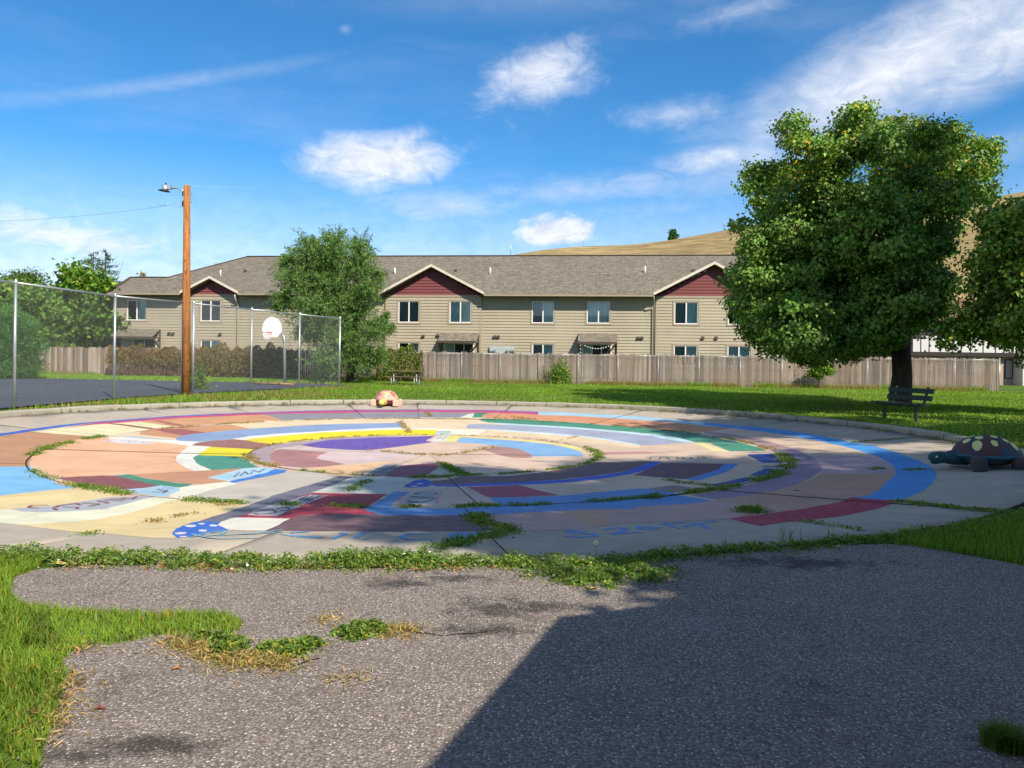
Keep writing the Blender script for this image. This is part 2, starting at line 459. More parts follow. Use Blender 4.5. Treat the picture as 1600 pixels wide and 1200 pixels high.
def sheet(name, pts, mat, zf, step=0.5, lift=0.0, kind='structure', parent=None):
    """a flat-lying sheet with a traced outline, following the ground"""
    pts = [tuple(p) for p in pts]; n = len(pts)
    xs = [p[0] for p in pts]; ys = [p[1] for p in pts]
    V = [Vector(p) for p in pts]; E_ = [(i, (i + 1) % n) for i in range(n)]
    x = min(xs)
    while x < max(xs):
        y = min(ys)
        while y < max(ys):
            V.append(Vector((x + 0.01, y + 0.013))); y += step
        x += step
    vo, eo, fo, *_ = geometry.delaunay_2d_cdt(V, E_, [list(range(n))], 1, 1e-5)
    me = mesh_np(name, [(v.x, v.y, zf(v.x, v.y) + lift) for v in vo], [list(f) for f in fo if len(f) == 3], smooth_sh=True)
    o = obj(name, me, parent, mat)
    if kind: tag(o, kind=kind)
    return o
def curve(pts, sub=5, corner=40.0, closed=True):
    """rounds a traced outline where it bends gently, keeps its corners"""
    P = [Vector(p) for p in pts]; n = len(P); out = []
    def is_c(i):
        if not closed and i in (0, n - 1): return True
        a = P[i] - P[i - 1]; b = P[(i + 1) % n] - P[i]
        if a.length < 1e-6 or b.length < 1e-6: return True
        return math.degrees(a.angle(b)) > corner
    cn = [is_c(i) for i in range(n)]
    for i in range(n if closed else n - 1):
        p1, p2 = P[i], P[(i + 1) % n]
        L = (p2 - p1).length
        t1 = (p2 - p1) if cn[i] else (p2 - P[i - 1]).normalized() * L
        t2 = (p2 - p1) if cn[(i + 1) % n] else (P[(i + 2) % n] - p1).normalized() * L
        k = sub if L > 0.25 else 2
        for j in range(k):
            t = j / k; h00 = 2 * t**3 - 3 * t**2 + 1; h10 = t**3 - 2 * t**2 + t; h01 = -2 * t**3 + 3 * t**2; h11 = t**3 - t**2
            out.append(p1 * h00 + t1 * h10 + p2 * h01 + t2 * h11)
    if not closed: out.append(P[-1])
    return out

# ------------------------------------------------------------------ foreground asphalt
asph_px = [(15, 922), (20, 904), (60, 890), (150, 884), (300, 886), (500, 890), (700, 886), (830, 880), (1000, 872), (1100, 868), (1200, 858), (1300, 852), (1420, 852), (1500, 866), (1600, 884)]
ASPH = [h0(*p) for p in asph_px]
ASPH += [(5.5, 5.0), (8.5, 3.0), (9.0, -6.0), (-2.6, -6.0), (-2.35, 0.5), (-2.0, 1.8)]
ASPH += [h0(*p) for p in [(40, 1260), (60, 1195), (86, 1110), (100, 1060), (96, 1032), (60, 1000), (40, 965), (26, 942)]]
sheet('asphalt_path', curve(ASPH, 4, 60), M_ASPH, lambda x, y: 0.0, 0.7, 0.004)

# ------------------------------------------------------------------ basketball court behind the mesh fence
bc = [(-13.6, 19.2), (-12.9, 26.0), (-11.2, 29.6), (-9.2, 35.5), (-8.2, 39.5), (-14, 40.6), (-26, 41.6), (-45, 43), (-45, 10), (-20, 10), (-15.3, 15)]
sheet('basketball_court', bc, M_BCOURT, ground, 1.0, 0.016)

# ------------------------------------------------------------------ the round concrete court: panels with open joints, and the mural on them
def phi(px, py):
    x, y = hb(px, py); return math.atan2(y - CY, x - CX)
out_a = [phi(*p) for p in [(255, 645), (378, 641), (549, 636), (652, 636), (794, 638), (975, 649), (1185, 664), (1330, 690), (1480, 792), (1300, 823), (110, 842), (382, 850), (765, 838), (40, 668)]]
out_a += [phi(-500, 720), phi(-330, 800)]
def build_court():
    root = tag(empty('concrete_court', (CX, CY, 0)), kind='structure')
    disc = lambda r_, n: [(CX + r_ * math.cos(2 * math.pi * i / n), CY + r_ * math.sin(2 * math.pi * i / n)) for i in range(n)]
    faces = []; V = []; E_ = []
    def addpoly(pts, kind, data):
        pts = [Vector(p) for p in pts]
        if sum(p.x * q.y - q.x * p.y for p, q in zip(pts, pts[1:] + pts[:1])) < 0: pts = pts[::-1]
        b = len(V); V.extend(pts); n = len(pts)
        faces.append((list(range(b, b + n)), kind, data))
    addpoly(disc(RAD, 200), 'disc', None)
    for r_ in (R3, R2):                       # ring joints
        a = disc(r_ + 0.016, 120); b = disc(r_ - 0.016, 120)
        for i in range(120): addpoly([a[i], a[(i + 1) % 120], b[(i + 1) % 120], b[i]], 'joint', None)
    mid_a = [phi(636, 668), phi(900, 684), phi(1160, 724), phi(1050, 748), phi(720, 765), phi(530, 767), phi(330, 709), phi(300, 764), phi(255, 680)]
    in_a = [phi(620, 711), phi(735, 712), phi(820, 690), phi(880, 711), phi(700, 730), phi(600, 735), phi(520, 705)]
    rings = ((0.0, R3, sorted(in_a)), (R3, R2, sorted(mid_a)), (R2, RAD, sorted(out_a)))
    for (ra, rb, aa) in rings:
        for a in aa:
            ca, sa = math.cos(a), math.sin(a); w_ = 0.006
            r0, r1 = ra + 0.02, rb - (0.02 if rb < RAD else -0.02)
            addpoly([(CX + r0 * ca - w_ * sa, CY + r0 * sa + w_ * ca), (CX + r0 * ca + w_ * sa, CY + r0 * sa - w_ * ca),
                     (CX + r1 * ca + w_ * sa, CY + r1 * sa - w_ * ca), (CX + r1 * ca - w_ * sa, CY + r1 * sa + w_ * ca)], 'joint', None)
    for i, (colour, px) in enumerate(MURAL):
        pc = curve([hb(*p) for p in px], 4, 38)
        if i: pc = [Vector((v.x + .012 * math.sin(v.y * 9.1 + v.x * 3.3) + .006 * math.sin(v.y * 27 + v.x * 11), v.y + .012 * math.sin(v.x * 8.3 + v.y * 2.7) + .006 * math.sin(v.x * 31 + v.y * 7))) for v in pc]
        addpoly(pc, 'paint', i)
    gx = CX - RAD
    while gx < CX + RAD:
        gy = CY - RAD
        while gy < CY + RAD:
            if math.hypot(gx - CX, gy - CY) < RAD - 0.2: V.append(Vector((gx + 0.003, gy + 0.007)))
            gy += 0.55
        gx += 0.55
    vo, eo, fo, ov, oe, of = geometry.delaunay_2d_cdt(V, E_, [f[0] for f in faces], 1, 1e-5)
    def panel_of(x, y):
        r_ = math.hypot(x - CX, y - CY); k = 0 if r_ < R3 else (1 if r_ < R2 else 2)
        a = math.atan2(y - CY, x - CX); aa = rings[k][2]
        return (k, sum(1 for q in aa if q < a) % len(aa))
    panels = {}; paints = {}
    for f, src in zip(fo, of):
        if len(f) != 3: continue
        top = -1; joint = False; inside = False
        for s_ in src:
            k, d = faces[s_][1:]
            if k == 'joint': joint = True
            elif k == 'paint': top = max(top, d)
            else: inside = True
        if joint or not inside: continue
        c = sum((vo[i] for i in f), Vector((0, 0))) / 3
        key = panel_of(c.x, c.y)
        panels.setdefault(key, []).append(f)
        if top >= 0: paints.setdefault(top, []).append((f, key))
    rnd = random.Random(3)
    tilt = {k: (rnd.uniform(-.006, .006), rnd.uniform(-.0012, .0012), rnd.uniform(-.0012, .0012)) for k in panels}
    def zz(v, key):
        t = tilt[key]; return bowl(v.x, v.y) + t[0] + t[1] * (v.x - CX) * 0.5 + t[2] * (v.y - CY) * 0.5
    for key, tris in sorted(panels.items()):
        idx = {}; PV = []; PF = []
        edges = {}
        for f in tris:
            for i in f:
                if i not in idx: idx[i] = len(PV); PV.append((vo[i].x, vo[i].y, zz(vo[i], key)))
            PF.append([idx[i] for i in f])
            for a, b in ((f[0], f[1]), (f[1], f[2]), (f[2], f[0])):
                if (b, a) in edges: del edges[(b, a)]
                else: edges[(a, b)] = 1
        low = {}
        for (a, b) in edges:
            for i in (a, b):
                if i not in low: low[i] = len(PV); PV.append((vo[i].x, vo[i].y, zz(vo[i], key) - 0.07))
            PF.append([idx[b], idx[a], low[a]]); PF.append([idx[b], low[a], low[b]])
        me = mesh_np('concrete_panel', PV, PF); me.materials.append(M_CONC); me.materials.append(M_DIRT)
        me.polygons.foreach_set('material_index', [0] * len(tris) + [1] * (len(PF) - len(tris)))
        obj('concrete_panel', me, root)
    # dirt that fills the joints
    dv = []; df = []
    for i, q in enumerate([0.0, 2, 4, 6, 8, 10, RAD + 0.1]):
        for j in range(64):
            t = 2 * math.pi * j / 64; x, y = CX + q * math.cos(t), CY + q * math.sin(t)
            dv.append((x, y, -DEEP * (1 - min(1, q / RAD) ** 2) - 0.035))
    for i in range(6):
        for j in range(64): df.append((i * 64 + j, i * 64 + (j + 1) % 64, (i + 1) * 64 + (j + 1) % 64, (i + 1) * 64 + j))
    obj('joint_soil', mesh_np('joint_soil', dv, df, smooth_sh=True), root, M_DIRT)
    mur = tag(empty('painted_mural', (CX, CY, 0)), 'faded multicoloured winding path mural painted across the round concrete court', 'mural')
    for i, tris in sorted(paints.items()):
        par = {}
        def find(q):
            while par.setdefault(q, q) != q: q = par[q]
            return q
        for f, key in tris:
            for j in f[1:]: par[find(j)] = find(f[0])
        comp = {}
        for f, key in tris: comp.setdefault(find(f[0]), []).append((f, key))
        area = lambda L_: sum(abs((vo[f[1]] - vo[f[0]]).cross(vo[f[2]] - vo[f[0]])) / 2 for f, _ in L_)
        big = sorted(comp.values(), key=area, reverse=True)
        parts = [big[0]]
        for c_ in big[1:]:
            if area(c_) > 0.003: parts.append(c_)
        for ts in parts:
            idx = {}; PV = []; PF = []
            for f, key in ts:
                g = []
                for j in f:
                    if (j, key) not in idx: idx[(j, key)] = len(PV); PV.append((vo[j].x, vo[j].y, zz(vo[j], key) + 0.002))
                    g.append(idx[(j, key)])
                PF.append(g)
            obj('paint_patch', mesh_np('paint_patch', PV, PF), mur, paint(MURAL[i][0]))
    # brush lettering
    for nm, colour, wd, strokes in STROKES:
        for st in strokes:
            mb = MB()
            pts = curve([hb(*p) for p in st], 4, 70, closed=False)
            for a, b in zip(pts, pts[1:]):
                d = b - a
                if d.length < 1e-4: continue
                d.normalize(); n_ = Vector((-d.y, d.x)) * wd / 2; e_ = d * wd * 0.3
                q = [a - e_ + n_, a - e_ - n_, b + e_ - n_, b + e_ + n_]
                mb.poly([(v.x, v.y, bowl(v.x, v.y) + 0.0105) for v in q])
            mb.build('lettering_stroke', paint(colour), mur)
    return root
PK = 0.72
def paint_nodes(nt, g, base):
    a = nt.noise(g, 1.3, 6, 0.6); b = nt.noise(g, 9, 5, 0.65); f = nt.noise(g, 75, 3, 0.6)
    c = nt.mix(nt.rng(a, 0.3, 0.7), scaled(base, 0.80), scaled(base, 1.06))
    c = nt.mix(nt.rng(b, 0.42, 0.70, 0, 0.38), c, nt.mix(0.5, base, (0.40, 0.36, 0.30)))
    # brushed-on dirt and small chips down to the concrete
    br = nt.noise(nt.mapping(g, (2.2, 26, 1), (0, 0, 0), (0, 0, R(9))), 1.0, 5, 0.7)
    c = nt.mix(nt.rng(br, 0.54, 0.72, 0, 0.38), c, scaled(base, 0.55))
    c = nt.mix(nt.rng(nt.noise(g, 0.8, 7, 0.75, 0.9), 0.55, 0.70, 0, 0.40), c, nt.mix(0.35, scaled(base, 0.55), (0.16, 0.13, 0.10)))
    chip = nt.m('MULTIPLY', nt.rng(f, 0.64, 0.69), nt.rng(nt.noise(g, 2.4, 4, 0.7), 0.45, 0.62))
    c = nt.mix(nt.m('MULTIPLY', chip, 0.75), c, (0.36, 0.33, 0.28))
    return c, f, 0.0025
def paint(rgb):
    return material('court_paint_%d_%d_%d' % rgb, scaled(lin(*rgb), PK), 0.68, 0.3, build=paint_nodes)

MURAL = []
def mp(rgb, *pts): MURAL.append((rgb, list(pts)))
CREAM = (250, 225, 185); TAN = (235, 207, 180)
# outline of the whole painting
mp(TAN, (0,677),(50,670),(106,663),(150,659),(200,655),(275,649.5),(350,645.5),(400,644),(480,641.5),(550,640.5),(650,640),(750,641),(800,642),(843,643.5),(875,644.5),(950,648),(1000,650.5),(1050,655),(1100,659.5),(1150,664.5),(1200,669),(1275,680),(1325,690),(1357,695),(1390,703.5),(1420,714),(1450,726.7),(1462,738),(1461,750),(1447,763.5),(1427.5,774),(1403.5,782),(1394.5,786.7),(1360,796.5),(1315,805.5),(1255,813.7),(1227.5,817.5),(1190,822.7),(1139,812),(1045,816),(970,819),(925,825.7),(880,828.7),(820,831),(767,829),(620,831.3),(440,830),(358,828),(277,841),(240,840.7),(165,834.7),(129,831),(75,825.7),(21,818.3),(-60,808),(-200,785),(-300,755),(-290,725),(-200,703),(-100,688))
mp(CREAM, (300,666),(475,655),(660,653),(810,653),(950,663),(1000,668),(1000,700),(800,682),(600,676),(430,690),(330,700),(200,690),(180,680))
# outer ring, left and far side
mp((205,152,108), (-140,700),(0,680.5),(50,673.5),(56,675),(100,678.5),(150,682),(120,687),(85,697),(60,708),(49,716),(47,728),(0,729),(-300,733),(-290,722))
mp((253,240,192), (56,675),(100,668.7),(150,663),(166,661.5),(200,665.8),(242,670.5),(200,676),(165,681),(150,682),(100,678.5))
mp((253,240,192), (166,661.5),(200,658.8),(219,658.6),(270,665.8),(244,669.5),(200,663.7))
mp((150,100,85), (163,661.3),(170,661),(200,663.7),(244,669.3),(238,671.3),(200,666))
mp((222,165,120), (219,658.8),(275,653.5),(325,651),(387,648.2),(408,647.3),(422,650),(440,655.7),(400,658.5),(350,661.5),(300,665),(270,666.3))
mp((178,105,92), (237,657.3),(252,657),(288,664.4),(280,665.8))
mp((152,152,162), (408,647.3),(450,645.8),(525,645),(600,643.8),(700,644.4),(745,645.2),(732,647.5),(719,653),(650,653.2),(600,653.2),(500,655),(440,656),(422,650))
mp((238,238,218), (732,647.6),(742,647.4),(738,653),(719,653))
mp((62,150,122), (742,645.2),(765,645.6),(757,648),(752,653),(738,653))
mp((232,162,118), (752,653),(757,648.3),(765,645.8),(800,646.3),(840.6,648.2),(900,650.2),(1000,655.8),(1062,661),(1141,668.7),(1104,675.5),(1050,673),(1000,667.8),(925,662),(862,657.7),(800,655))
mp((60,105,205), (0,677),(50,670),(106,663),(150,659),(200,655),(275,649.5),(340,646),(340,648),(275,651),(200,657),(150,660.6),(100,667),(50,673.8),(0,681),(-100,692),(-200,708),(-205,702),(-100,687))
mp((140,95,180), (340,646),(400,644),(480,641.5),(550,640.3),(650,640),(750,641),(800,642),(843,643.5),(843,645.5),(800,643.8),(750,642.6),(650,641.8),(550,642.2),(480,643.4),(400,646),(340,648.2))
mp((215,70,110), (100,668.8),(150,660.6),(200,657),(275,651),(340,648),(400,645.9),(480,643.3),(550,642.1),(650,641.7),(750,642.5),(800,643.7),(841,645.4),(841,648.2),(800,646.2),(700,644.6),(600,644),(525,645.2),(450,646),(387,648.4),(325,651.2),(275,653.9),(200,659.6),(150,663.2))
mp((175,222,245), (841,643.5),(875,644.5),(950,648),(1000,650.5),(1050,655),(1100,659.5),(1150,664.5),(1150,669.8),(1141,668.7),(1062,661),(1000,655.8),(900,650.2),(841,648.2))
mp((75,165,240), (1100,659.5),(1150,664.5),(1200,669),(1275,680),(1325,690),(1357,695),(1390,703.5),(1420,714),(1450,726.7),(1462,738),(1461,750),(1447,763.5),(1427.5,774),(1403.5,782),(1367,780.7),(1333,777.5),(1343.5,776.5),(1369,769.5),(1384,754.5),(1398,741),(1396,729),(1375,715.5),(1345,705),(1304.5,694.5),(1250,684),(1200,676),(1141,668.7),(1100,664))
mp((208,178,184), (1262,712),(1330,712),(1372,715.5),(1396,729),(1398,740.5),(1285,740),(1200,742))
mp((212,166,142), (1284,739.5),(1398,740.5),(1384,754.5),(1369,769.5),(1343,777),(1333,777.6),(1300,786),(1240,796.5),(1190,803.5),(1139,811.5),(1045,816),(1030,800),(1112,781.5),(1175,772.5),(1250,755))
mp((215,172,162), (1112,781.5),(1150,784),(1170,800),(1139,811.8),(1045,816),(970,819),(925,825.5),(880,828.7),(820,831),(770,828),(752,815),(745,805),(820,801.5),(900,797.5),(960,795),(1060,788))
mp((216,168,135), (868,800),(930,798),(945,806),(950,820),(925,825),(910,815))
mp((162,140,168), (1104,674.5),(1150,680),(1200,690),(1250,705),(1275,719),(1284,730),(1275,742),(1250,755),(1212,766),(1150,776),(1118,780),(1080,774),(1150,762),(1200,747),(1235,725),(1212,705),(1150,687),(1100,677))
mp((190,158,158), (1104,674.5),(1150,680),(1200,690),(1240,701),(1212,704),(1150,687),(1100,677))
mp((192,48,84), (1139,811.5),(1190,803.5),(1240,796.5),(1300,786),(1333,777.5),(1367,780.7),(1404,782),(1394.5,786.7),(1360,796.5),(1315,805.5),(1255,813.7),(1227,817.5),(1190,822.7),(1165,818.5))
# middle ring, far side and left
mp((218,160,116), (250,668.5),(300,666),(360,663.5),(392,670),(322,676),(287,681),(274,685),(215,679),(225,673))
mp((172,98,96), (240,671),(284,670.2),(324,676),(287,681),(262,676))
mp((150,176,216), (274,686),(287.5,680),(322.5,676),(392.5,670),(487.5,664.4),(537.5,662.3),(600,661.2),(627,660.8),(629,668),(600,668.8),(512.5,673),(400,680.6),(362.5,686),(312.5,690.6),(280,689))
mp((255,252,238), (172,684),(200,683.8),(250,685.6),(280,689),(312,690.8),(320,690.6),(299,696.4),(296,697),(262,692.5),(200,688),(160,689.5))
mp((206,214,212), (176,681),(215,682),(250,685.4),(276,688.4),(250,687.3),(200,684.2))
mp((255,252,238), (365,686.3),(400,680.4),(512,673.2),(600,669),(681,668.8),(682,671.4),(600,671.8),(487.5,677),(400,685),(384,688))
mp((255,238,6), (384,687.6),(400,684.6),(487.5,677),(537,674.4),(600,672),(682,671.3),(680,680),(637,680.4),(600,680.6),(537,682.8),(475,689),(425,694),(400,691))
mp((172,116,106), (298,696.3),(315,691),(362.5,686.3),(384,688),(400,691),(425,693.8),(407,700),(398,702.5),(327,698.6))
mp((255,238,6), (327.5,698.6),(400,702.5),(388,708),(383,713.4),(309,710.8),(313,705))
mp((75,158,136), (301,711.5),(309,710.8),(383,713.4),(386,718),(394,724),(404,729.5),(380.5,731.5),(332,734),(312,726),(304,720),(300,715))
mp((255,197,152), (49,716),(60,708),(85,697),(120,687),(150,683),(172,687),(200,688),(262,692.5),(296,697),(280,709.4),(275,716),(277,721),(287.5,729),(306,735.5),(240,738.5),(157,742.5),(90,746),(70,737),(53,726))
mp((255,252,238), (296,697),(299,696.5),(329,698.3),(311,709),(302,715),(304,720),(313,726.5),(333,734.5),(304,735.5),(287.5,729),(277,721),(275,716),(280,709.4))
mp((236,232,236), (156,689.5),(185,687.5),(228,690),(248,693.8),(205,694))
mp((215,157,116), (204,740.8),(240,738.5),(277,737),(308,735.3),(332,734),(380.5,731.5),(325,744.7),(344.5,750),(357,752.3),(325,755.5),(290,756),(250,750),(220,745))
mp((152,86,86), (88,746),(157,742.3),(177,742.5),(210,749),(220,752),(252,758),(235,761),(195,764),(150,761),(115,754))
mp((70,152,122), (177,742.5),(204,740.7),(220,745.3),(250,750),(277,754.5),(300,755.5),(290.5,760.3),(278,761),(250,757.8),(220,752),(200,747.5))
mp((186,221,240), (192,764),(220,762),(252,758),(272.5,760.2),(281.5,762.5),(278.5,768),(265,774.5),(250,776),(215,770))
mp((190,228,248), (325,746),(380.5,731.6),(415,730),(430,732.5),(415,738.3),(355,751.2),(344.5,749.3))
mp((62,137,228), (355,752.3),(415,738.2),(430,732.3),(450,734),(442,738.9),(400,747.2),(364,754.3))
mp((255,251,226), (263,775),(280,766),(282,761.5),(292,759.5),(325,755.3),(356,752.2),(366,754.5),(372,755.3),(325,766.7),(295,776.5),(278,779))
mp((218,208,192), (295,776.5),(325,766.7),(372,755.3),(442,739),(470,736.5),(505,737),(530,743),(440,770),(392,788),(330,784))
# lower left
mp((250,226,164), (-200,790),(0,773.5),(60,766),(125,761),(195,773),(240,777),(300,781),(388,789.5),(310,815),(271,830),(280,841),(240,840.7),(165,834.7),(129,831),(75,825.7),(21,818.3),(-60,808))
mp((138,206,250), (-300,733),(0,729),(47,728),(52,735),(65,744),(82,750),(92,757),(122,761.5),(45,768.7),(0,774),(-100,784),(-250,778),(-310,755))
mp((192,197,203), (13.5,795.4),(90,789),(165,777.7),(225,774.5),(240,777),(225,780),(165,794),(90,799.3),(37.5,799))
mp((255,254,220), (-100,800),(0,795.7),(13.5,795.6),(37.5,798.8),(90,799.4),(165,794.5),(225,779.5),(243,776.5),(280,779),(250,786.5),(220,796.5),(150,810.7),(75,817.5),(21,818.6),(-60,809))
mp((122,122,138), (530,744),(552,744.6),(489.5,768.9),(450,782),(413.5,791.8),(371.5,808.7),(346,816.5),(330,818),(309,815.3),(387,790),(440,770))
mp((216,220,206), (552,744.6),(590,745.6),(650,747),(630.5,761),(617,768.4),(605,772.2),(488,769.7))
mp((190,48,72), (488,769.6),(605,772.2),(575,792),(571,796.5),(590,804.4),(470,804.8),(452,811),(371.5,808.8),(382,804.5),(450,781.5))
mp((200,196,202), (385,804.9),(413.5,792),(450,781.7),(484,772.6),(512,774),(485,784.5),(460,795),(430,807.2))
mp((255,250,232), (371.5,808.7),(452.5,810.9),(415,829.7),(358,828),(344.5,822),(341.5,818),(350,813.5))
mp((55,120,222), (271,831),(274,826.5),(295,819),(310,815),(341,816.2),(343,822),(360,828),(332.5,832),(313,838),(295,840),(278.5,841),(272,836))
for (x_, y_, a_, b_) in ((298.7,822.3,9,2),(316,819.2,5,1.3),(334.7,821.7,7,1.6),(314.5,829.8,7,1.7),(283,833.5,8,2),(320,834.9,6,1.2),(287,839.2,6,1.0)):
    mp((250,240,235), *[(x_ + a_ * math.cos(t * math.pi / 5), y_ + b_ * math.sin(t * math.pi / 5)) for t in range(10)])
mp((122,88,96), (415,829.7),(453,810.9),(470,804.8),(590,804.4),(605,806),(660,805.8),(746,805.5),(754,816),(768,828.5),(762,830.8),(620,831.5),(440,830.3))
mp((92,158,224), (617,768.2),(641,768.2),(609,790),(620,794.5),(700,795.5),(785,792),(762.5,778.5),(820,777.7),(895,774),(955,768),(1000,764.7),(1015,765),(1037,768.7),(1060,773),(1112,781.6),(1060,788.5),(1000,792.5),(987,797),(960,795.5),(900,798),(820,802),(745,805.7),(605,806),(585,803),(572,796.5),(575,792))
mp((222,196,178), (641,768.2),(700,762.5),(731,762),(762.5,778.5),(785,792),(700,795.5),(620,794.5),(609,790))
mp((214,214,210), (633,783.5),(644,769.5),(686,768),(679,787),(632,787))
mp((222,170,156), (686,768),(692,767.5),(683,788),(679,787))
mp((58,98,205), (629,761.4),(645.5,752),(660,748.4),(672,750.7),(676,756),(701,757.3),(725,757.3),(725,761),(701,760.5),(684.5,760.2),(642,762.4))
for (x_, y_) in ((655,755.6),(676,759.6),(693,761),(648,760.2)): mp((240,236,225), (x_-5,y_-.6),(x_+4,y_-.8),(x_+5,y_+.7),(x_-4,y_+.9))
mp((122,92,100), (674,751.3),(704,749),(722,744.5),(792,744.3),(825,741.5),(887.5,732),(932.5,722.3),(1015,722.3),(985,734),(925,744.7),(820,753.9),(725,757.3),(676,756))
mp((52,102,222), (725,757.3),(820,753.7),(895,748.5),(970,738),(1015,722.4),(1034,722.8),(1012,734),(977.5,742.7),(925,751),(865,756.2),(820,758),(725,761))
mp((182,68,98), (731,762),(810.5,758.8),(860,771.5),(873,774.9),(820,777.5),(762,778.5))
mp((112,72,90), (1034,723.5),(1131.5,724.8),(1122.5,733.5),(1070,749.5),(1040,747.8),(989.5,743),(1012,734))
mp((72,148,228), (1131.5,724.8),(1154,725),(1137.5,736.7),(1089.5,751.8),(1070,749.7),(1122.5,733.5))
mp((36,78,170), (1166,710),(1207,708.7),(1224,723.2),(1191.5,723.2))
mp((36,78,170), (1187,729),(1224,729.3),(1224,731.2),(1195,730.6))
mp((36,78,170), (1196,732),(1224,733.2),(1205,744),(1196,745),(1170.5,743.2))
mp((36,78,170), (1164.5,746),(1190,747),(1160,755),(1118,761),(1110,758.6))
mp((158,132,128), (1012,764.2),(1052.5,759.3),(1080,763),(1077,767),(1050,771),(1037,768.7))
mp((70,156,128), (747,656),(754,654.2),(800,655),(862,658),(925,662.4),(1000,668.6),(1075,677),(1150,690.3),(1190,701),(1196,704.8),(1140,705.2),(1109,692.6),(1087,691.2),(1050,682.2),(1000,676.3),(900,667.7),(800,662),(762,660.2))
mp((214,242,250), (764,660.4),(800,662),(900,667.7),(1000,676.5),(1050,682.3),(1087.5,691.4),(1073,692.3),(1000,679.8),(900,670.2),(800,664.6))
mp((178,186,210), (729,668),(731,663.2),(745,662.4),(800,664.5),(900,670.2),(1000,679.8),(1075,692.3),(1000,696.5),(912.5,681.3),(800,672.6),(731,669.4))
mp((222,242,248), (760,671.2),(800,672.4),(912.5,681.2),(1000,695),(1000,697),(912,683.6),(800,674.4))
mp((252,250,228), (682,670),(760,671.4),(752,677),(744,680),(680,680))
mp((204,228,218), (682,673),(706,673.2),(703,680),(680,680))
mp((255,240,165), (1086,692),(1098,692),(1140,706.3),(1113,704.5))
mp((208,152,150), (937,706.3),(1000,706),(1050,707.6),(1000,709.5),(940,711))
# inner disc
mp((238,208,184), *[(x_, y_) for (x_, y_) in [(388,711),(400,702),(425,695),(475,690),(575,682),(660,680),(750,681.5),(830,685),(890,694),(925,701),(937,712),(910,724),(850,735),(735,743.5),(650,746.5),(570,744),(480,736),(425,728),(398,721)]])
mp((188,168,174), (388,711),(400,702),(425,695.5),(475,690),(520,685),(575,682),(640,681),(600,683.3),(512,688),(469,695.8),(436,700.6),(428,703),(421,712),(427,724),(408,724),(397,719))
mp((112,86,184), (469,695.6),(512.5,688),(560,685.3),(600,683.4),(679,681.5),(665,688.7),(676,691),(600,701),(575,703.9),(537.5,702.6),(500,700))
mp((192,136,134), (437.5,702),(511,706),(496,713.7),(495,716),(540,725.6),(510,729),(477.5,731.5),(440,728),(426,722.5),(421,712.5),(429,704))
mp((232,208,204), (436,701.4),(450,698.5),(512,702),(600,705),(645,709),(640,716),(600,722),(560,725.5),(540,725.6),(495,716),(496,713.7),(511,706))
mp((252,208,158), (479,732),(536,726.7),(600,722),(622,720.5),(590,729),(560,743),(530,743.5),(500,738))
mp((132,138,152), (578,738),(602,726.7),(622,725.5),(604,743.5),(580,744))
mp((156,84,108), (600,744.3),(624.5,729),(660,724.5),(683,724.5),(684,730.5),(669.5,741),(648,746.4))
mp((208,202,188), (669.5,741),(684,730.5),(684,726),(693,724.5),(731,742),(712,745.5),(660,746.5))
mp((255,236,142), (697,690.4),(700,680.6),(720,680.6),(800,686.4),(837.5,689.2),(900,698),(914,705.5),(906,706),(862.5,694.8),(800,688.6),(722,683.6),(714,690.3))
mp((236,236,220), (672,690),(683,681),(700,680.8),(697,690.2),(684,690.4))
mp((142,194,242), (714,688.3),(722.5,683.4),(800,688.4),(862.5,695),(900,703.2),(911,709.6),(910,712.5),(831,713),(815,705),(800,700),(750,694),(718,691.6))
mp((188,144,134), (756,703),(775,697.6),(800,700),(818,704.6),(832,712.8),(825,715.8),(800,715.6),(770,708))
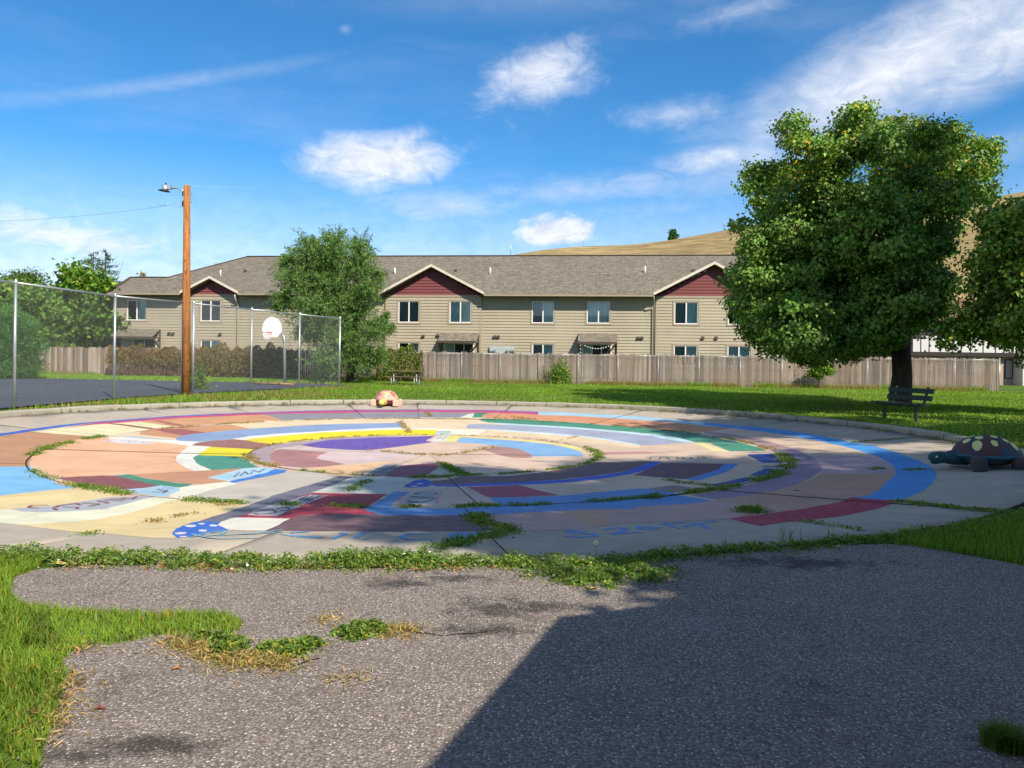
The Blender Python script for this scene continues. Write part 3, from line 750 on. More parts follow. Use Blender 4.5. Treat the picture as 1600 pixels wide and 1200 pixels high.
# the letters brushed on in light blue round the near rim, and the words in the path
STROKES = [
 ('a', (150,200,222), 0.035, [[(300,840),(330,833),(352,831),(345,836),(318,839)],[(340,838),(400,834),(440,829)],[(380,836),(440,833)],[(300,836),(340,843),(400,842)],[(440,836),(470,841),(500,842)]]),
 ('b', (95,170,235), 0.05, [[(455,834),(480,832)],[(455,838),(500,841)],[(520,843),(540,835),(533,834)],[(556,842),(567,834)],[(668,835.5),(640,835),(628,839),(634,843.5),(675,845)]]),
 ('c', (85,165,238), 0.05, [[(733,838),(722,834),(706,836),(704,840),(722,842.5),(738,838),(741,834)],[(715,837),(728,837),(726,840),(716,839)],[(736,834),(746,838),(743,844)],[(746,838),(770,833),(782,834)]]),
 ('d', (85,165,238), 0.055, [[(912,833),(896,830),(886,832),(900,835),(925,836),(931,839),(915,841),(884,839)],[(946,829),(958,826),(978,827),(970,832),(956,836),(1000,833)],[(1022,826),(1000,824),(998,827),(1020,829),(1030,825)],[(1035,820),(1062,827)],[(1040,819),(1070,818)],[(1086,819),(1110,828)],[(1070,824),(1118,815)]]),
 ('e', (96,104,132), 0.034, [[(646,772.5),(662,769.8),(682,770.4),(680,773),(650,773)],[(640,776),(680,776)],[(640,776),(680,779)],[(638,779.4),(680,779.4)],[(636,782.4),(654,786),(676,781.6)],[(634,786.4),(654,784)]]),
 ('f', (104,100,122), 0.032, [[(400,800),(425,797),(430,802),(405,804.4),(396,802.6)],[(432,796),(448,793),(452,797),(436,799)]]),
 ('f', (104,100,122), 0.028, [[(468,781),(482,775)],[(474,782),(490,775.4)],[(482,782),(500,775)],[(490,779),(505,775)]]),
 ('g', (188,112,118), 0.032, [[(60,794),(45,793),(50,790.5),(74,790)],[(90,797),(84,795),(92,791),(118,787),(126,789)],[(100,793),(122,793),(120,795)],[(128,786),(156,788),(140,791)],[(152,783),(170,785.6),(164,786.6)],[(164,781.5),(192,782.8)],[(172,779.6),(196,781)],[(190,778.6),(206,780),(214,776.6)]]),
 ('h', (136,124,156), 0.028, [[(238,769),(255,770),(262,766)],[(246,764.6),(262,768)],[(255,762.4),(272,763)]]),
 ('i', (146,168,200), 0.028, [[(366,745),(374,738)],[(376,743),(383,737),(388,741)],[(392,740),(396,735),(404,737.6)],[(404,738),(414,732.5)]]),
 ('j', (206,164,178), 0.03, [[(166,690.5),(174,689)],[(200,691.6),(203,689.6),(214,690)],[(222,692.5),(226,690.6)],[(230,692.6),(238,692)]]),
 ('k', (128,112,108), 0.03, [[(1010,714.5),(1024,715)],[(1017,714.7),(1016,718)],[(1030,718),(1033,714.8),(1042,715.6),(1046,718)],[(1058,714.8),(1059,717.6),(1068,717),(1066,714.6)],[(1074,714.4),(1086,715)],[(1080,714.8),(1081,717.4)],[(1092,717),(1090,714.2)],[(1098,714.2),(1103,717)],[(1090,715.6),(1100,715.8)]]),
 ('l', (140,150,148), 0.03, [[(686,675),(702,674.4)],[(688,678),(700,677)],[(682,686),(690,683)],[(690,687),(698,683)]]),
]
build_court()

# ------------------------------------------------------------------ kerb of cast stones round the far half
def build_kerb():
    a0, a1 = -0.52, math.pi + 0.62
    root = tag(empty('kerb', (CX, CY + RAD, 0)), kind='structure')
    n = 26; rnd = random.Random(5)
    for i in range(n):
        t0 = a0 + (a1 - a0) * i / n + 0.0012; t1 = a0 + (a1 - a0) * (i + 1) / n - 0.0012
        dz, dr = rnd.uniform(-.008, .008), rnd.uniform(-.012, .012)
        mb = MB(); k = 6; V = []
        for j in range(k + 1):
            t = t0 + (t1 - t0) * j / k
            top = 0.135 + dz + rnd.uniform(-.006, .006)
            for (r_, z_) in ((RAD + .012 + dr, -.08), (RAD + .02 + dr, top - .025), (RAD + .045 + dr, top), (RAD + .24, top + .003), (RAD + .25, -.08)):
                V.append((CX + r_ * math.cos(t), CY + r_ * math.sin(t), z_))
        F = [(j * 5 + q, j * 5 + q + 1, (j + 1) * 5 + q + 1, (j + 1) * 5 + q) for j in range(k) for q in range(4)]
        F += [(4, 3, 2, 1, 0), tuple(k * 5 + q for q in range(5))]
        mb.add(V, F); mb.build('kerb_stone', M_KERB, root)
build_kerb()

# ------------------------------------------------------------------ the dry hill behind
def hill_nodes(nt, g, base):
    a = nt.noise(g, 0.012, 6, 0.6); b = nt.noise(nt.mapping(g, (0.05, 0.05, 0.9)), 1.0, 7, 0.7, 1.0); f = nt.noise(g, 0.5, 4, 0.7)
    c = nt.mix(nt.rng(a, 0.35, 0.65), scaled(base, 0.8), scaled(base, 1.2))
    c = nt.mix(nt.rng(b, 0.40, 0.62, 0.75, 0), c, (0.125, 0.095, 0.045))
    c = nt.mix(nt.rng(f, 0.5, 0.75, 0, 0.4), c, (0.16, 0.12, 0.055))
    return c, b, 1.2
M_HILL = material('dry_grass_hill', (0.40, 0.30, 0.14), 1.0, 0.1, build=hill_nodes)
SKYL = [(560, 430), (700, 412), (790, 396), (850, 385), (900, 380), (960, 378), (1000, 376), (1050, 369), (1100, 360), (1150, 351), (1180, 344), (1240, 340), (1330, 330), (1430, 320), (1530, 305), (1600, 292), (1700, 280), (1900, 270), (2200, 290), (2600, 340)]
def build_hill():
    D1 = 430.0; V = []; F = []; rows = 26
    xs = np.linspace(520, 2600, 120)
    ys = np.interp(xs, [p[0] for p in SKYL], [p[1] for p in SKYL])
    for i, (px, py) in enumerate(zip(xs, ys)):
        top = at(px, py, D1)
        for j in range(rows):
            t = j / (rows - 1)
            if t <= 0.75:
                q = t / 0.75
                D = 170 + (D1 - 170) * q
                zt = (top.z - 0.3) * (smooth(q * 0.5) * 2 if q < 1 else 1) * (q ** 0.25)
                zt = 0.2 + (top.z - 0.2) * (0.75 * q + 0.25 * q * q)
                zt += 2.2 * math.sin(px * .013 + q * 5) * q * (1 - q) + 1.2 * math.sin(px * .031 + q * 9) * q * (1 - q)
            else:
                q = (t - .75) / .25
                D = D1 + 300 * q; zt = top.z - q * q * 60
            V.append((ray(px, py).x * D, D, zt))
    for i in range(len(xs) - 1):
        for j in range(rows - 1):
            a = i * rows + j; F.append((a, a + rows, a + rows + 1, a + 1))
    tag(obj('hill', mesh_np('hill', V, F, smooth_sh=True), mat=M_HILL), kind='structure')
build_hill()
# ------------------------------------------------------------------ the long two-storey apartment building
BP = at(700, 560, 54.0)
BU = Vector((0.9929, -0.1191, 0)); BN = Vector((-0.1191, -0.9929, 0))       # along the front, and out of the front towards the camera
BP = Vector((BP.x, BP.y, 0))
def Wd(s, d, z): return BP + BU * s + BN * d + Vector((0, 0, z))
def on(px, py, off=0.0):
    """(s, z) where a pixel's ray meets the front plane moved out by off"""
    r_ = ray(px, py); o = Vector((0, 0, EYE)); p0 = BP + BN * off
    t = (p0 - o).dot(BN) / r_.dot(BN); p = o + r_ * t
    return (p - BP).dot(BU), p.z
GZ = 0.36
def siding_nodes(nt, g, base):
    a = nt.noise(g, 0.5, 5, 0.6); st = nt.noise(nt.mapping(g, (9, 9, 0.6)), 1.0, 5, 0.65); f = nt.noise(nt.mapping(g, (3, 3, 60)), 1.0, 4, 0.6)
    c = nt.mix(nt.rng(a, 0.3, 0.7), scaled(base, 0.9), scaled(base, 1.08))
    c = nt.mix(nt.rng(st, 0.5, 0.75, 0, 0.22), c, scaled(base, 0.6))
    return nt.mix(nt.rng(f, 0.35, 0.65, 0.2, 0), c, scaled(base, 0.75))
M_SIDE = material('sage_tan_siding', (0.372, 0.326, 0.236), 0.75, 0.25, build=siding_nodes)
M_RED = material('dark_red_siding', (0.185, 0.055, 0.055), 0.75, 0.25, build=siding_nodes)
M_TRIM = material('tan_trim', (0.33, 0.265, 0.19), 0.7, 0.3, build=mottled(0.08))
M_RAKE = material('cream_fascia', (0.58, 0.52, 0.42), 0.6, 0.3, build=mottled(0.06))
M_BROWN = material('brown_metal', (0.075, 0.052, 0.04), 0.5, 0.4)
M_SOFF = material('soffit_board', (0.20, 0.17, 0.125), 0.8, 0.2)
M_VINYL = material('white_vinyl', (0.76, 0.75, 0.72), 0.4, 0.4)
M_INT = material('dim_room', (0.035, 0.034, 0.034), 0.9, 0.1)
M_CURT = material('pale_teal_blind', (0.74, 0.92, 0.87), 0.8, 0.2, build=lambda nt, g, b: nt.mix(nt.rng(nt.noise(nt.mapping(g, (16, 16, .5)), 1, 3), .35, .65), scaled(b, .7), scaled(b, 1.1)))
M_CURT2 = material('grey_blind', (0.26, 0.33, 0.31), 0.8, 0.2)
def glass_mat():
    m_ = bpy.data.materials.new('window_glass'); m_.use_nodes = True; nt = NT(m_.node_tree); nt.n.clear()
    o = nt.node('ShaderNodeOutputMaterial'); tr = nt.node('ShaderNodeBsdfTransparent'); gl = nt.node('ShaderNodeBsdfGlossy'); gl.inputs['Roughness'].default_value = 0.02
    tr.inputs[0].default_value = (0.82, 0.90, 0.88, 1)
    fr = nt.node('ShaderNodeFresnel'); fr.inputs[0].default_value = 1.5
    mx = nt.node('ShaderNodeMixShader'); nt.put(mx.inputs[0], nt.rng(fr.outputs[0], 0, 1, 0.07, 1.0)); nt.l.new(tr.outputs[0], mx.inputs[1]); nt.l.new(gl.outputs[0], mx.inputs[2]); nt.l.new(mx.outputs[0], o.inputs[0])
    return m_
M_GLASS = glass_mat()
def shingle_nodes(nt, g, base):
    tcn = nt.node('ShaderNodeTexCoord'); uv = tcn.outputs['UV']
    br = nt.node('ShaderNodeTexBrick'); nt.put(br.inputs['Vector'], uv)
    br.inputs['Scale'].default_value = 1.0; br.inputs['Brick Width'].default_value = 0.30; br.inputs['Row Height'].default_value = 0.155
    br.inputs['Mortar Size'].default_value = 0.012; br.inputs['Mortar Smooth'].default_value = 0.2; br.offset = 0.43
    br.inputs['Color1'].default_value = (0, 0, 0, 1); br.inputs['Color2'].default_value = (1, 1, 1, 1); br.inputs['Mortar'].default_value = (0.5, 0.5, 0.5, 1)
    wn = nt.node('ShaderNodeTexWhiteNoise'); nt.put(wn.inputs['Vector'], nt.vm('SNAP', nt.vm('ADD', uv, nt.vm('SCALE', nt.noise(uv, 3, 2, out=1), 0.2)), (0.22, 0.155, 1)))
    v = nt.m('ADD', nt.m('MULTIPLY', br.outputs['Color'], 0.5), nt.m('MULTIPLY', wn.outputs[0], 0.5))
    a = nt.noise(g, 0.35, 5, 0.6)
    c = nt.mix(v, (0.125, 0.110, 0.084), (0.300, 0.265, 0.205))
    c = nt.mix(nt.rng(a, 0.3, 0.7, 0, 0.35), c, (0.15, 0.125, 0.10))
    c = nt.mix(nt.m('MULTIPLY', br.outputs['Fac'], 0.75), c, (0.03, 0.026, 0.022))
    return c, nt.m('SUBTRACT', v, br.outputs['Fac']), 0.02
M_SHIN = material('brown_grey_shingles', (0.2, 0.17, 0.14), 0.95, 0.15, build=shingle_nodes)

bld = tag(empty('apartment_building', Wd(8, 0, GZ)), 'long two-storey tan apartment building with red gables behind the wood fence', 'building')

WIN = []          # every window opening: (s0, s1, z0, z1, plane offset, left look, right look)
WING = 0.12; OV = 0.78; FRONT = 0.70
def win(x0, x1, y0, y1, off, a=0, b=1):
    s0, zt = on(x0, y0, off); s1, zb = on(x1, y1, off); WIN.append((s0, s1, zb, zt, off, a, b))
win(199, 229, 468.5, 500.5, 0); win(314, 345, 469, 502, WING, 0, 0)
win(623, 655, 470.5, 504, WING, 2, 2); win(703, 736, 470.5, 504.5, WING, 1, 1); win(831.5, 865.5, 471, 505, 0, 2, 1); win(917.5, 953, 471, 505.5, 0, 1, 1)
win(1054, 1090.5, 472, 506.5, WING, 2, 1); win(1138, 1175, 472, 507.5, WING, 0, 0)
win(314, 345, 531.5, 560, WING, 2, 1); win(623, 655, 535, 566, WING, 0, 1); win(832, 864.5, 537.5, 570, 0, 2, 1); win(1053, 1089, 540, 572, WING, 2, 1); win(1137, 1172, 540.5, 573, WING, 1, 1)
win(1265, 1300, 473, 508, 0, 2, 1)
EAVE = on(900, 460, OV)[1]
S_L, S_R = on(178, 500)[0], on(1325, 500)[0]
wings = []
for (xl, xr, xa, ya, wl, wr) in ((282, 373, 327, 434, 289, 369), (594, 757, 673.5, 415.5, 603, 751), (1021, 1207, 1117, 411.5, 1025.5, 1202)):
    sa, za = on(xa, ya, FRONT)
    wings.append(dict(sl=on(wl, 500, WING)[0], sr=on(wr, 500, WING)[0], sa=sa, za=za, el=on(xl, 458, FRONT)[0], er=on(xr, 459, FRONT)[0]))

def siding(name, mat, s0, s1, z0, z1, off, expo=0.205, roofline=None, parent=None):
    """lapped boards on a wall plane, with the window openings left open"""
    mb = MB(); wn = [q for q in WIN if abs(q[4] - off) < 0.01 and q[1] > s0 and q[0] < s1]
    z = z0
    while z < z1 - 1e-4:
        zt = min(z + expo, z1)
        cuts = sorted({z, zt} | {c for q in wn for c in (q[2], q[3]) if z < c < zt})
        for za, zb in zip(cuts, cuts[1:]):
            lo, hi = s0, s1
            if roofline:
                lo, hi = roofline((za + zb) / 2)
                if hi - lo < 0.05: continue
            segs = [(lo, hi)]
            for q in wn:
                if q[2] < (za + zb) / 2 < q[3]:
                    segs = [p for a, b in segs for p in ((a, min(b, q[0])), (max(a, q[1]), b)) if p[1] - p[0] > 0.01]
            pa = 0.038 * (1 - (za - z) / expo); pb = 0.038 * (1 - (zb - z) / expo)
            for a, b in segs:
                A, B = [Wd(a, off + pa, za), Wd(b, off + pa, za)], [Wd(b, off + pb, zb), Wd(a, off + pb, zb)]
                mb.poly(A + B)
                if za == z: mb.poly([Wd(a, off - .001, za), Wd(b, off - .001, za), Wd(b, off + pa, za), Wd(a, off + pa, za)])
        z = zt
    o = mb.build(name, mat, parent or bld)
    return o
Z0, ZS = GZ, EAVE - 0.12
prev = S_L
for g in wings:
    siding('siding', M_SIDE, prev, g['sl'], Z0, ZS, 0.0)
    prev = g['sr']
    siding('siding', M_SIDE, g['sl'], g['sr'], Z0, EAVE - 0.1, WING)
    k = 0.5
    hw = (g['er'] - g['el']) / 2; slope = (g['za'] - EAVE) / hw
    g['slope'] = slope
    siding('gable_siding', M_RED, g['sl'], g['sr'], EAVE - 0.02, g['za'] - 0.12, WING, roofline=lambda z, g=g: (max(g['sl'], g['sa'] - (g['za'] - 0.12 - z) / g['slope']), min(g['sr'], g['sa'] + (g['za'] - 0.12 - z) / g['slope'])))
    mb = MB()
    T = lambda s0, s1, d0, d1, z0, z1: [Wd(s, d, z) for z in (z0, z1) for d in (d0, d1) for s in (s0, s1)]
    F6 = [(0, 2, 3, 1), (4, 5, 7, 6), (0, 1, 5, 4), (2, 6, 7, 3), (0, 4, 6, 2), (1, 3, 7, 5)]
    mb.add(T(g['sl'] - .02, g['sr'] + .02, WING - .01, WING + .045, EAVE - .16, EAVE - .02), F6); mb.build('gable_band', M_TRIM, bld)
    for q in (g['sl'], g['sr']):                       # returns of the wing
        mb = MB(); mb.poly([Wd(q, 0, Z0), Wd(q, WING, Z0), Wd(q, WING, EAVE + .1), Wd(q, 0, EAVE + .1)]); mb.build('wing_return', M_SIDE, bld)
        mb = MB(); mb.add(T(q - .06, q + .06, WING - .05, WING + .03, Z0, EAVE - .17), F6); mb.build('corner_board', M_TRIM, bld)
siding('siding', M_SIDE, prev, S_R, Z0, ZS, 0.0)
mb = MB(); mb.add(T(S_L - .05, S_L + .09, -.05, .04, Z0, ZS), F6); mb.build('corner_board', M_RAKE, bld)
mb = MB()                                              # side and rear walls
for q in (S_L, S_R): mb.poly([Wd(q, 0, Z0), Wd(q, -14.5 if q > 0 else -6, Z0), Wd(q, -14.5 if q > 0 else -6, EAVE), Wd(q, 0, EAVE)])
mb.poly([Wd(S_L, -6, Z0), Wd(-15, -6, Z0), Wd(-15, -6, EAVE), Wd(S_L, -6, EAVE)])
mb.poly([Wd(-15, -14.5, Z0), Wd(S_R, -14.5, Z0), Wd(S_R, -14.5, EAVE), Wd(-15, -14.5, EAVE)])
mb.poly([Wd(-15, -6, Z0), Wd(-15, -14.5, Z0), Wd(-15, -14.5, EAVE), Wd(-15, -6, EAVE)])
mb.build('rear_wall', M_SIDE, bld)

# windows
for (s0, s1, z0, z1, off, a, b) in WIN:
    mb = MB(); t = 0.11
    for q in ((s0 - t, s1 + t, z1, z1 + t + .02), (s0 - t, s1 + t, z0 - t, z0), (s0 - t, s0, z0, z1), (s1, s1 + t, z0, z1)):
        mb.add(T(q[0], q[1], off - .02, off + .055, q[2], q[3]), F6)
    wo_ = mb.build('window', M_TRIM, bld)
    mb = MB(); v = 0.055; mid = (s0 + s1) / 2
    for q in ((s0, s1, z1 - v, z1), (s0, s1, z0, z0 + v), (s0, s0 + v, z0 + v, z1 - v), (s1 - v, s1, z0 + v, z1 - v), (mid - v * .7, mid + v * .7, z0 + v, z1 - v)):
        mb.add(T(q[0], q[1], off - .07, off + .012, q[2], q[3]), F6)
    mb.build('window_frame', M_VINYL, wo_)
    for (p0, p1, look) in ((s0 + v, mid - v * .7, a), (mid + v * .7, s1 - v, b)):
        mb = MB(); mb.poly([Wd(p0, off - .04, z0 + v), Wd(p1, off - .04, z0 + v), Wd(p1, off - .04, z1 - v), Wd(p0, off - .04, z1 - v)])
        mb.build('window_pane', M_GLASS, wo_)
        if look:
            zb = z0 + (0.0 if look == 1 else 0.15)
            mb = MB(); n_ = 10
            for i in range(n_):
                sa, sb = p0 + (p1 - p0) * i / n_, p0 + (p1 - p0) * (i + 1) / n_
                da, db = (-.16 - .03 * (i % 2)), (-.16 - .03 * ((i + 1) % 2))
                mb.poly([Wd(sa, off + da, zb), Wd(sb, off + db, zb), Wd(sb, off + db, z1), Wd(sa, off + da, z1)])
            mb.build('window_blind', M_CURT if look == 1 else M_CURT2, wo_)
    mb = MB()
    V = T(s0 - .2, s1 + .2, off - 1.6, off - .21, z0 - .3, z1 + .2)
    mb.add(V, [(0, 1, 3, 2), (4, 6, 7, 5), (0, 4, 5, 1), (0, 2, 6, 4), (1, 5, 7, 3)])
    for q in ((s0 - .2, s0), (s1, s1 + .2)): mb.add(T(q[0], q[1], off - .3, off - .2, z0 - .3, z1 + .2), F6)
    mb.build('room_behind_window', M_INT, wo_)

# roof: one long front slope, hips at the left end, a cross gable over each wing
def roof_face(mb, P, uvs, e_dir):
    """adds a face with uv in metres: along e_dir and up the slope"""
    P = [Vector(p) for p in P]; n_ = geometry.normal(P)
    e = Vector(e_dir).normalized(); u = n_.cross(e).normalized()
    mb.poly(P); uvs.append([(p.dot(e), p.dot(u)) for p in P])
def roof_build(name, mb, uvs, mat, parent):
    o = mb.build(name, mat, parent); me = o.data; uvl = me.uv_layers.new(name='UVMap')
    for poly, uv in zip(me.polygons, uvs):
        for li, q in zip(poly.loop_indices, uv): uvl.data[li].uv = q
    return o
PITCH = 0.5
def zr(d): return EAVE + PITCH * (OV - d)           # front slope height at distance d out of the wall
def on_roof(px, py):
    """where a pixel's ray meets the front slope"""
    r_ = ray(px, py); o = Vector((0, 0, EYE)); lo, hi = 40.0, 110.0
    for _ in range(60):
        t = (lo + hi) / 2; p = o + r_ * t; d = (p - BP).dot(BN)
        if p.z > zr(d): lo = t
        else: hi = t
    return (p - BP).dot(BU), (p - BP).dot(BN)
sA, dA = on_roof(205, 433.3); sB, dB = on_roof(262, 433.3); sC, dC = on_roof(386, 401); _, dR = on_roof(700, 400)
dA = dB = (dA + dB) / 2; dC = dR
eL, eR = on(168, 458.5, OV)[0], S_R + 0.6
TH = 0.16
mb = MB(); uvs = []
front_P = [Wd(eL, OV, EAVE)]
for g in wings:
    dv_ = OV - (g['za'] - EAVE) / PITCH
    front_P += [Wd(g['el'] + .12, OV, EAVE), Wd(g['sa'], dv_ + .1, zr(dv_ + .1)), Wd(g['er'] - .12, OV, EAVE)]
front_P += [Wd(eR, OV, EAVE), Wd(eR - 0.2, dR, zr(dR)), Wd(sC, dR, zr(dR)), Wd(sB, dB, zr(dB)), Wd(sA, dA, zr(dA))]
roof_face(mb, front_P, uvs, BU)
depth = 2 * dR - OV
roof_face(mb, [Wd(eL, OV, EAVE), Wd(sA, dA, zr(dA)), Wd(eL, 2 * dA - OV, EAVE)], uvs, BN)
roof_face(mb, [Wd(sA, dA, zr(dA)), Wd(sB, dB, zr(dB)), Wd(sB, 2 * dA - OV, EAVE), Wd(eL, 2 * dA - OV, EAVE)], uvs, BU)
roof_face(mb, [Wd(sB, dB, zr(dB)), Wd(sC, dR, zr(dR)), Wd(sC, depth - 2, EAVE), Wd(sB, 2 * dA - OV, EAVE)], uvs, BU)
roof_face(mb, [Wd(sC, dR, zr(dR)), Wd(eR - .2, dR, zr(dR)), Wd(eR, depth, EAVE), Wd(sC, depth, EAVE)], uvs, BU)
roof_face(mb, [Wd(eR, OV, EAVE), Wd(eR, depth, EAVE), Wd(eR - .2, dR, zr(dR))], uvs, BN)
roof_o = roof_build('roof', mb, uvs, M_SHIN, bld)
mb = MB(); mb.bar(Wd(sC, dR, zr(dR) + .02), Wd(eR - .2, dR, zr(dR) + .02), .26, .05); mb.bar(Wd(sA, dA, zr(dA) + .02), Wd(sB, dB, zr(dB) + .02), .26, .05); mb.bar(Wd(sB, dB, zr(dB) + .02), Wd(sC, dC, zr(dC) + .02), .26, .05); mb.bar(Wd(eL, OV, EAVE + .02), Wd(sA, dA, zr(dA) + .02), .26, .05)
mb.build('ridge_cap', M_BROWN, roof_o)
# eave: soffit, fascia and gutter, broken where the wings stand out
runs = []; p_ = eL
for g in wings: runs.append((p_, g['el'])); p_ = g['er']
runs.append((p_, eR))
for a, b in runs:
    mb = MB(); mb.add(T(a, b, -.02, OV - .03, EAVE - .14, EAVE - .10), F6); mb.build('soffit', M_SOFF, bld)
    mb = MB(); mb.add(T(a, b, OV - .025, OV + .09, EAVE - .13, EAVE - .015), F6); mb.build('gutter', M_TRIM, bld)
for g in wings:
    front = FRONT; sl_ = g['slope']
    mb = MB(); uvs = []
    # back to where the cross ridge meets the main slope: zr(d) = za
    dback = OV - (g['za'] - EAVE) / PITCH
    for sgn, es in ((-1, g['el']), (1, g['er'])):
        za_, lift = g['za'] + .05, .05
        P = [Wd(es, front, EAVE + lift), Wd(g['sa'], front, za_), Wd(g['sa'], dback, za_), Wd(es, front - .1, EAVE + lift)]
        if sgn > 0: P = P[::-1]
        roof_face(mb, P, uvs, BN)
    gr = roof_build('gable_roof', mb, uvs, M_SHIN, bld)
    mb = MB()
    for sgn, es in ((-1, g['el']), (1, g['er'])):       # rake boards and the soffit under them
        A, B = Wd(es, front + .14, EAVE - .05), Wd(g['sa'], front + .02, g['za'] - .05)
        mb.add([A, B, B + Vector((0, 0, .19)), A + Vector((0, 0, .19)), *(p - BN * .05 for p in (A, B, B + Vector((0, 0, .19)), A + Vector((0, 0, .19))))], [(0, 1, 2, 3), (7, 6, 5, 4), (3, 2, 6, 7), (1, 0, 4, 5), (0, 3, 7, 4), (2, 1, 5, 6)])
    mb.build('rake_board', M_RAKE, bld)
    mb = MB()
    for sgn, es in ((-1, g['el']), (1, g['er'])):
        mb.poly([Wd(es, front - .02, EAVE - .06), Wd(g['sa'], front - .02, g['za'] - .06), Wd(g['sa'], WING - .01, g['za'] - .06), Wd(es, WING - .01, EAVE - .06)])
        mb.poly([Wd(es, front - .02, EAVE - .07), Wd(es, 0, EAVE - .07), Wd(es + (-sgn) * .5, 0, EAVE - .07), Wd(es + (-sgn) * .5, front - .02, EAVE - .07)])
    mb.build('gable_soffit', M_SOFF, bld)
# downspouts
for (px, dirn) in ((371, 1), (1022.5, -1)):
    s_, _ = on(px, 500, WING if dirn > 0 else 0.05); d_ = 0.2
    mb = MB(); mb.tube([Wd(s_ + dirn * .1 - dirn * .0, OV, EAVE - .1), Wd(s_ + dirn * .08, OV - .05, EAVE - .3), Wd(s_ + dirn * .05, d_, EAVE - .75), Wd(s_ + dirn * .05, d_, Z0 + .1)], .045, 6); mb.build('downspout', M_RAKE if dirn > 0 else M_TRIM, bld)
# plumbing vents on the slope
for (px, py) in ((344.5, 431), (617, 428), (766, 428), (1008, 426)):
    s_, d_ = on_roof(px, py)
    mb = MB(); mb.tube([Wd(s_, d_, zr(d_) - .1), Wd(s_, d_, zr(d_) + .45)], .055, 8); mb.build('vent_pipe', M_VINYL, roof_o)
for (px, py) in ((383, 425), (712, 424), (1083, 424)):
    s_, d_ = on_roof(px, py); mb = MB(); mb.add(T(s_ - .1, s_ + .1, d_ - .15, d_ + .1, zr(d_) - .1, zr(d_) + .14), F6); mb.build('roof_vent', M_BROWN, roof_o)
# dryer vents and lamps on the wall
for (px, py, o_) in ((265, 520, 0), (271, 520.5, 0), (344.5, 521.5, WING), (661.5, 524.5, WING), (684, 523.5, WING), (773, 525.5, 0), (779, 525.5, 0), (997, 527.5, 0), (1003, 527.5, 0), (1098, 527.5, WING), (1119, 527.5, WING)):
    s_, z_ = on(px, py, o_); mb = MB()
    mb.add([Wd(s_ - .1, o_, z_ + .1), Wd(s_ + .1, o_, z_ + .1), Wd(s_ + .1, o_ + .16, z_ - .02), Wd(s_ - .1, o_ + .16, z_ - .02), Wd(s_ - .1, o_, z_ - .12), Wd(s_ + .1, o_, z_ - .12), Wd(s_ + .1, o_ + .16, z_ - .1), Wd(s_ - .1, o_ + .16, z_ - .1)], [(0, 1, 2, 3), (3, 2, 6, 7), (7, 6, 5, 4), (0, 3, 7, 4), (1, 5, 6, 2)])
    mb.build('wall_vent', M_BROWN, bld)
# canopies over the patio doors
for (x0, x1, yt, yb, o_) in ((181, 238, 515, 526, 0), (687, 745, 519.5, 533, WING), (903.5, 964.5, 522, 534.5, 0)):
    s0, zt = on(x0, yt, o_ + .4); s1, zb = on(x1, yb, o_ + 1.1)
    cp = empty('door_canopy', Wd((s0 + s1) / 2, o_, zb), parent=None); cp.parent = bld; cp.matrix_parent_inverse = inv(bld)
    mb = MB(); uvs = []
    roof_face(mb, [Wd(s0, o_ + 1.1, zb), Wd(s1, o_ + 1.1, zb), Wd(s1, o_ + .02, zb + .62), Wd(s0, o_ + .02, zb + .62)], uvs, BU)
    roof_build('canopy_roof', mb, uvs, M_SHIN, cp)
    mb = MB(); mb.add(T(s0, s1, o_ + 1.04, o_ + 1.09, zb - .14, zb - .012), F6)
    for q in (s0 + .05, s1 - .05):
        mb.bar(Wd(q, o_ + .05, zb - .8), Wd(q, o_ + 1.0, zb - .08), .09, .09); mb.bar(Wd(q, o_ + .05, zb - .85), Wd(q, o_ + .05, zb + .5), .09, .09); mb.bar(Wd(q, o_, zb - .06), Wd(q, o_ + 1.04, zb - .06), .09, .09)
    mb.build('canopy_bracket', M_BROWN, cp)
    mb = MB(); mb.add(T(s0 + .25, s1 - .35, o_ + .0, o_ + .03, Z0, zb - .1), F6); dr = mb.build('patio_door', M_VINYL, bld)
    n_ = 3
    for i in range(n_):
        a = s0 + .3 + (s1 - s0 - .7) * i / n_ + .04; b = s0 + .3 + (s1 - s0 - .7) * (i + 1) / n_ - .04
        mb = MB(); mb.add(T(a, b, o_ + .03, o_ + .036, Z0 + .15, zb - .2), F6); mb.build('door_pane', M_INT if i != 0 else M_CURT2, dr)
# electricity meters
s0, z1 = on(763, 541, 0.1); s1, z0 = on(806, 560, 0.1)
M_METER = material('grey_meter_enamel', (0.36, 0.39, 0.39), 0.5, 0.4, build=mottled(0.06))
mb = MB(); mb.add(T(s0 + .1, s1 - .1, 0, .22, z0, z1), F6); me_o = mb.build('meter_cabinet', M_METER, bld)
for px in (768, 773, 793, 799, 803):
    s_, z_ = on(px, 547.5, .25)
    mb = MB(); mb.tube([Wd(s_, .2, z_), Wd(s_, .36, z_)], .09, 12); mb.build('meter_dial', M_GALV if px % 2 else M_METER, me_o)
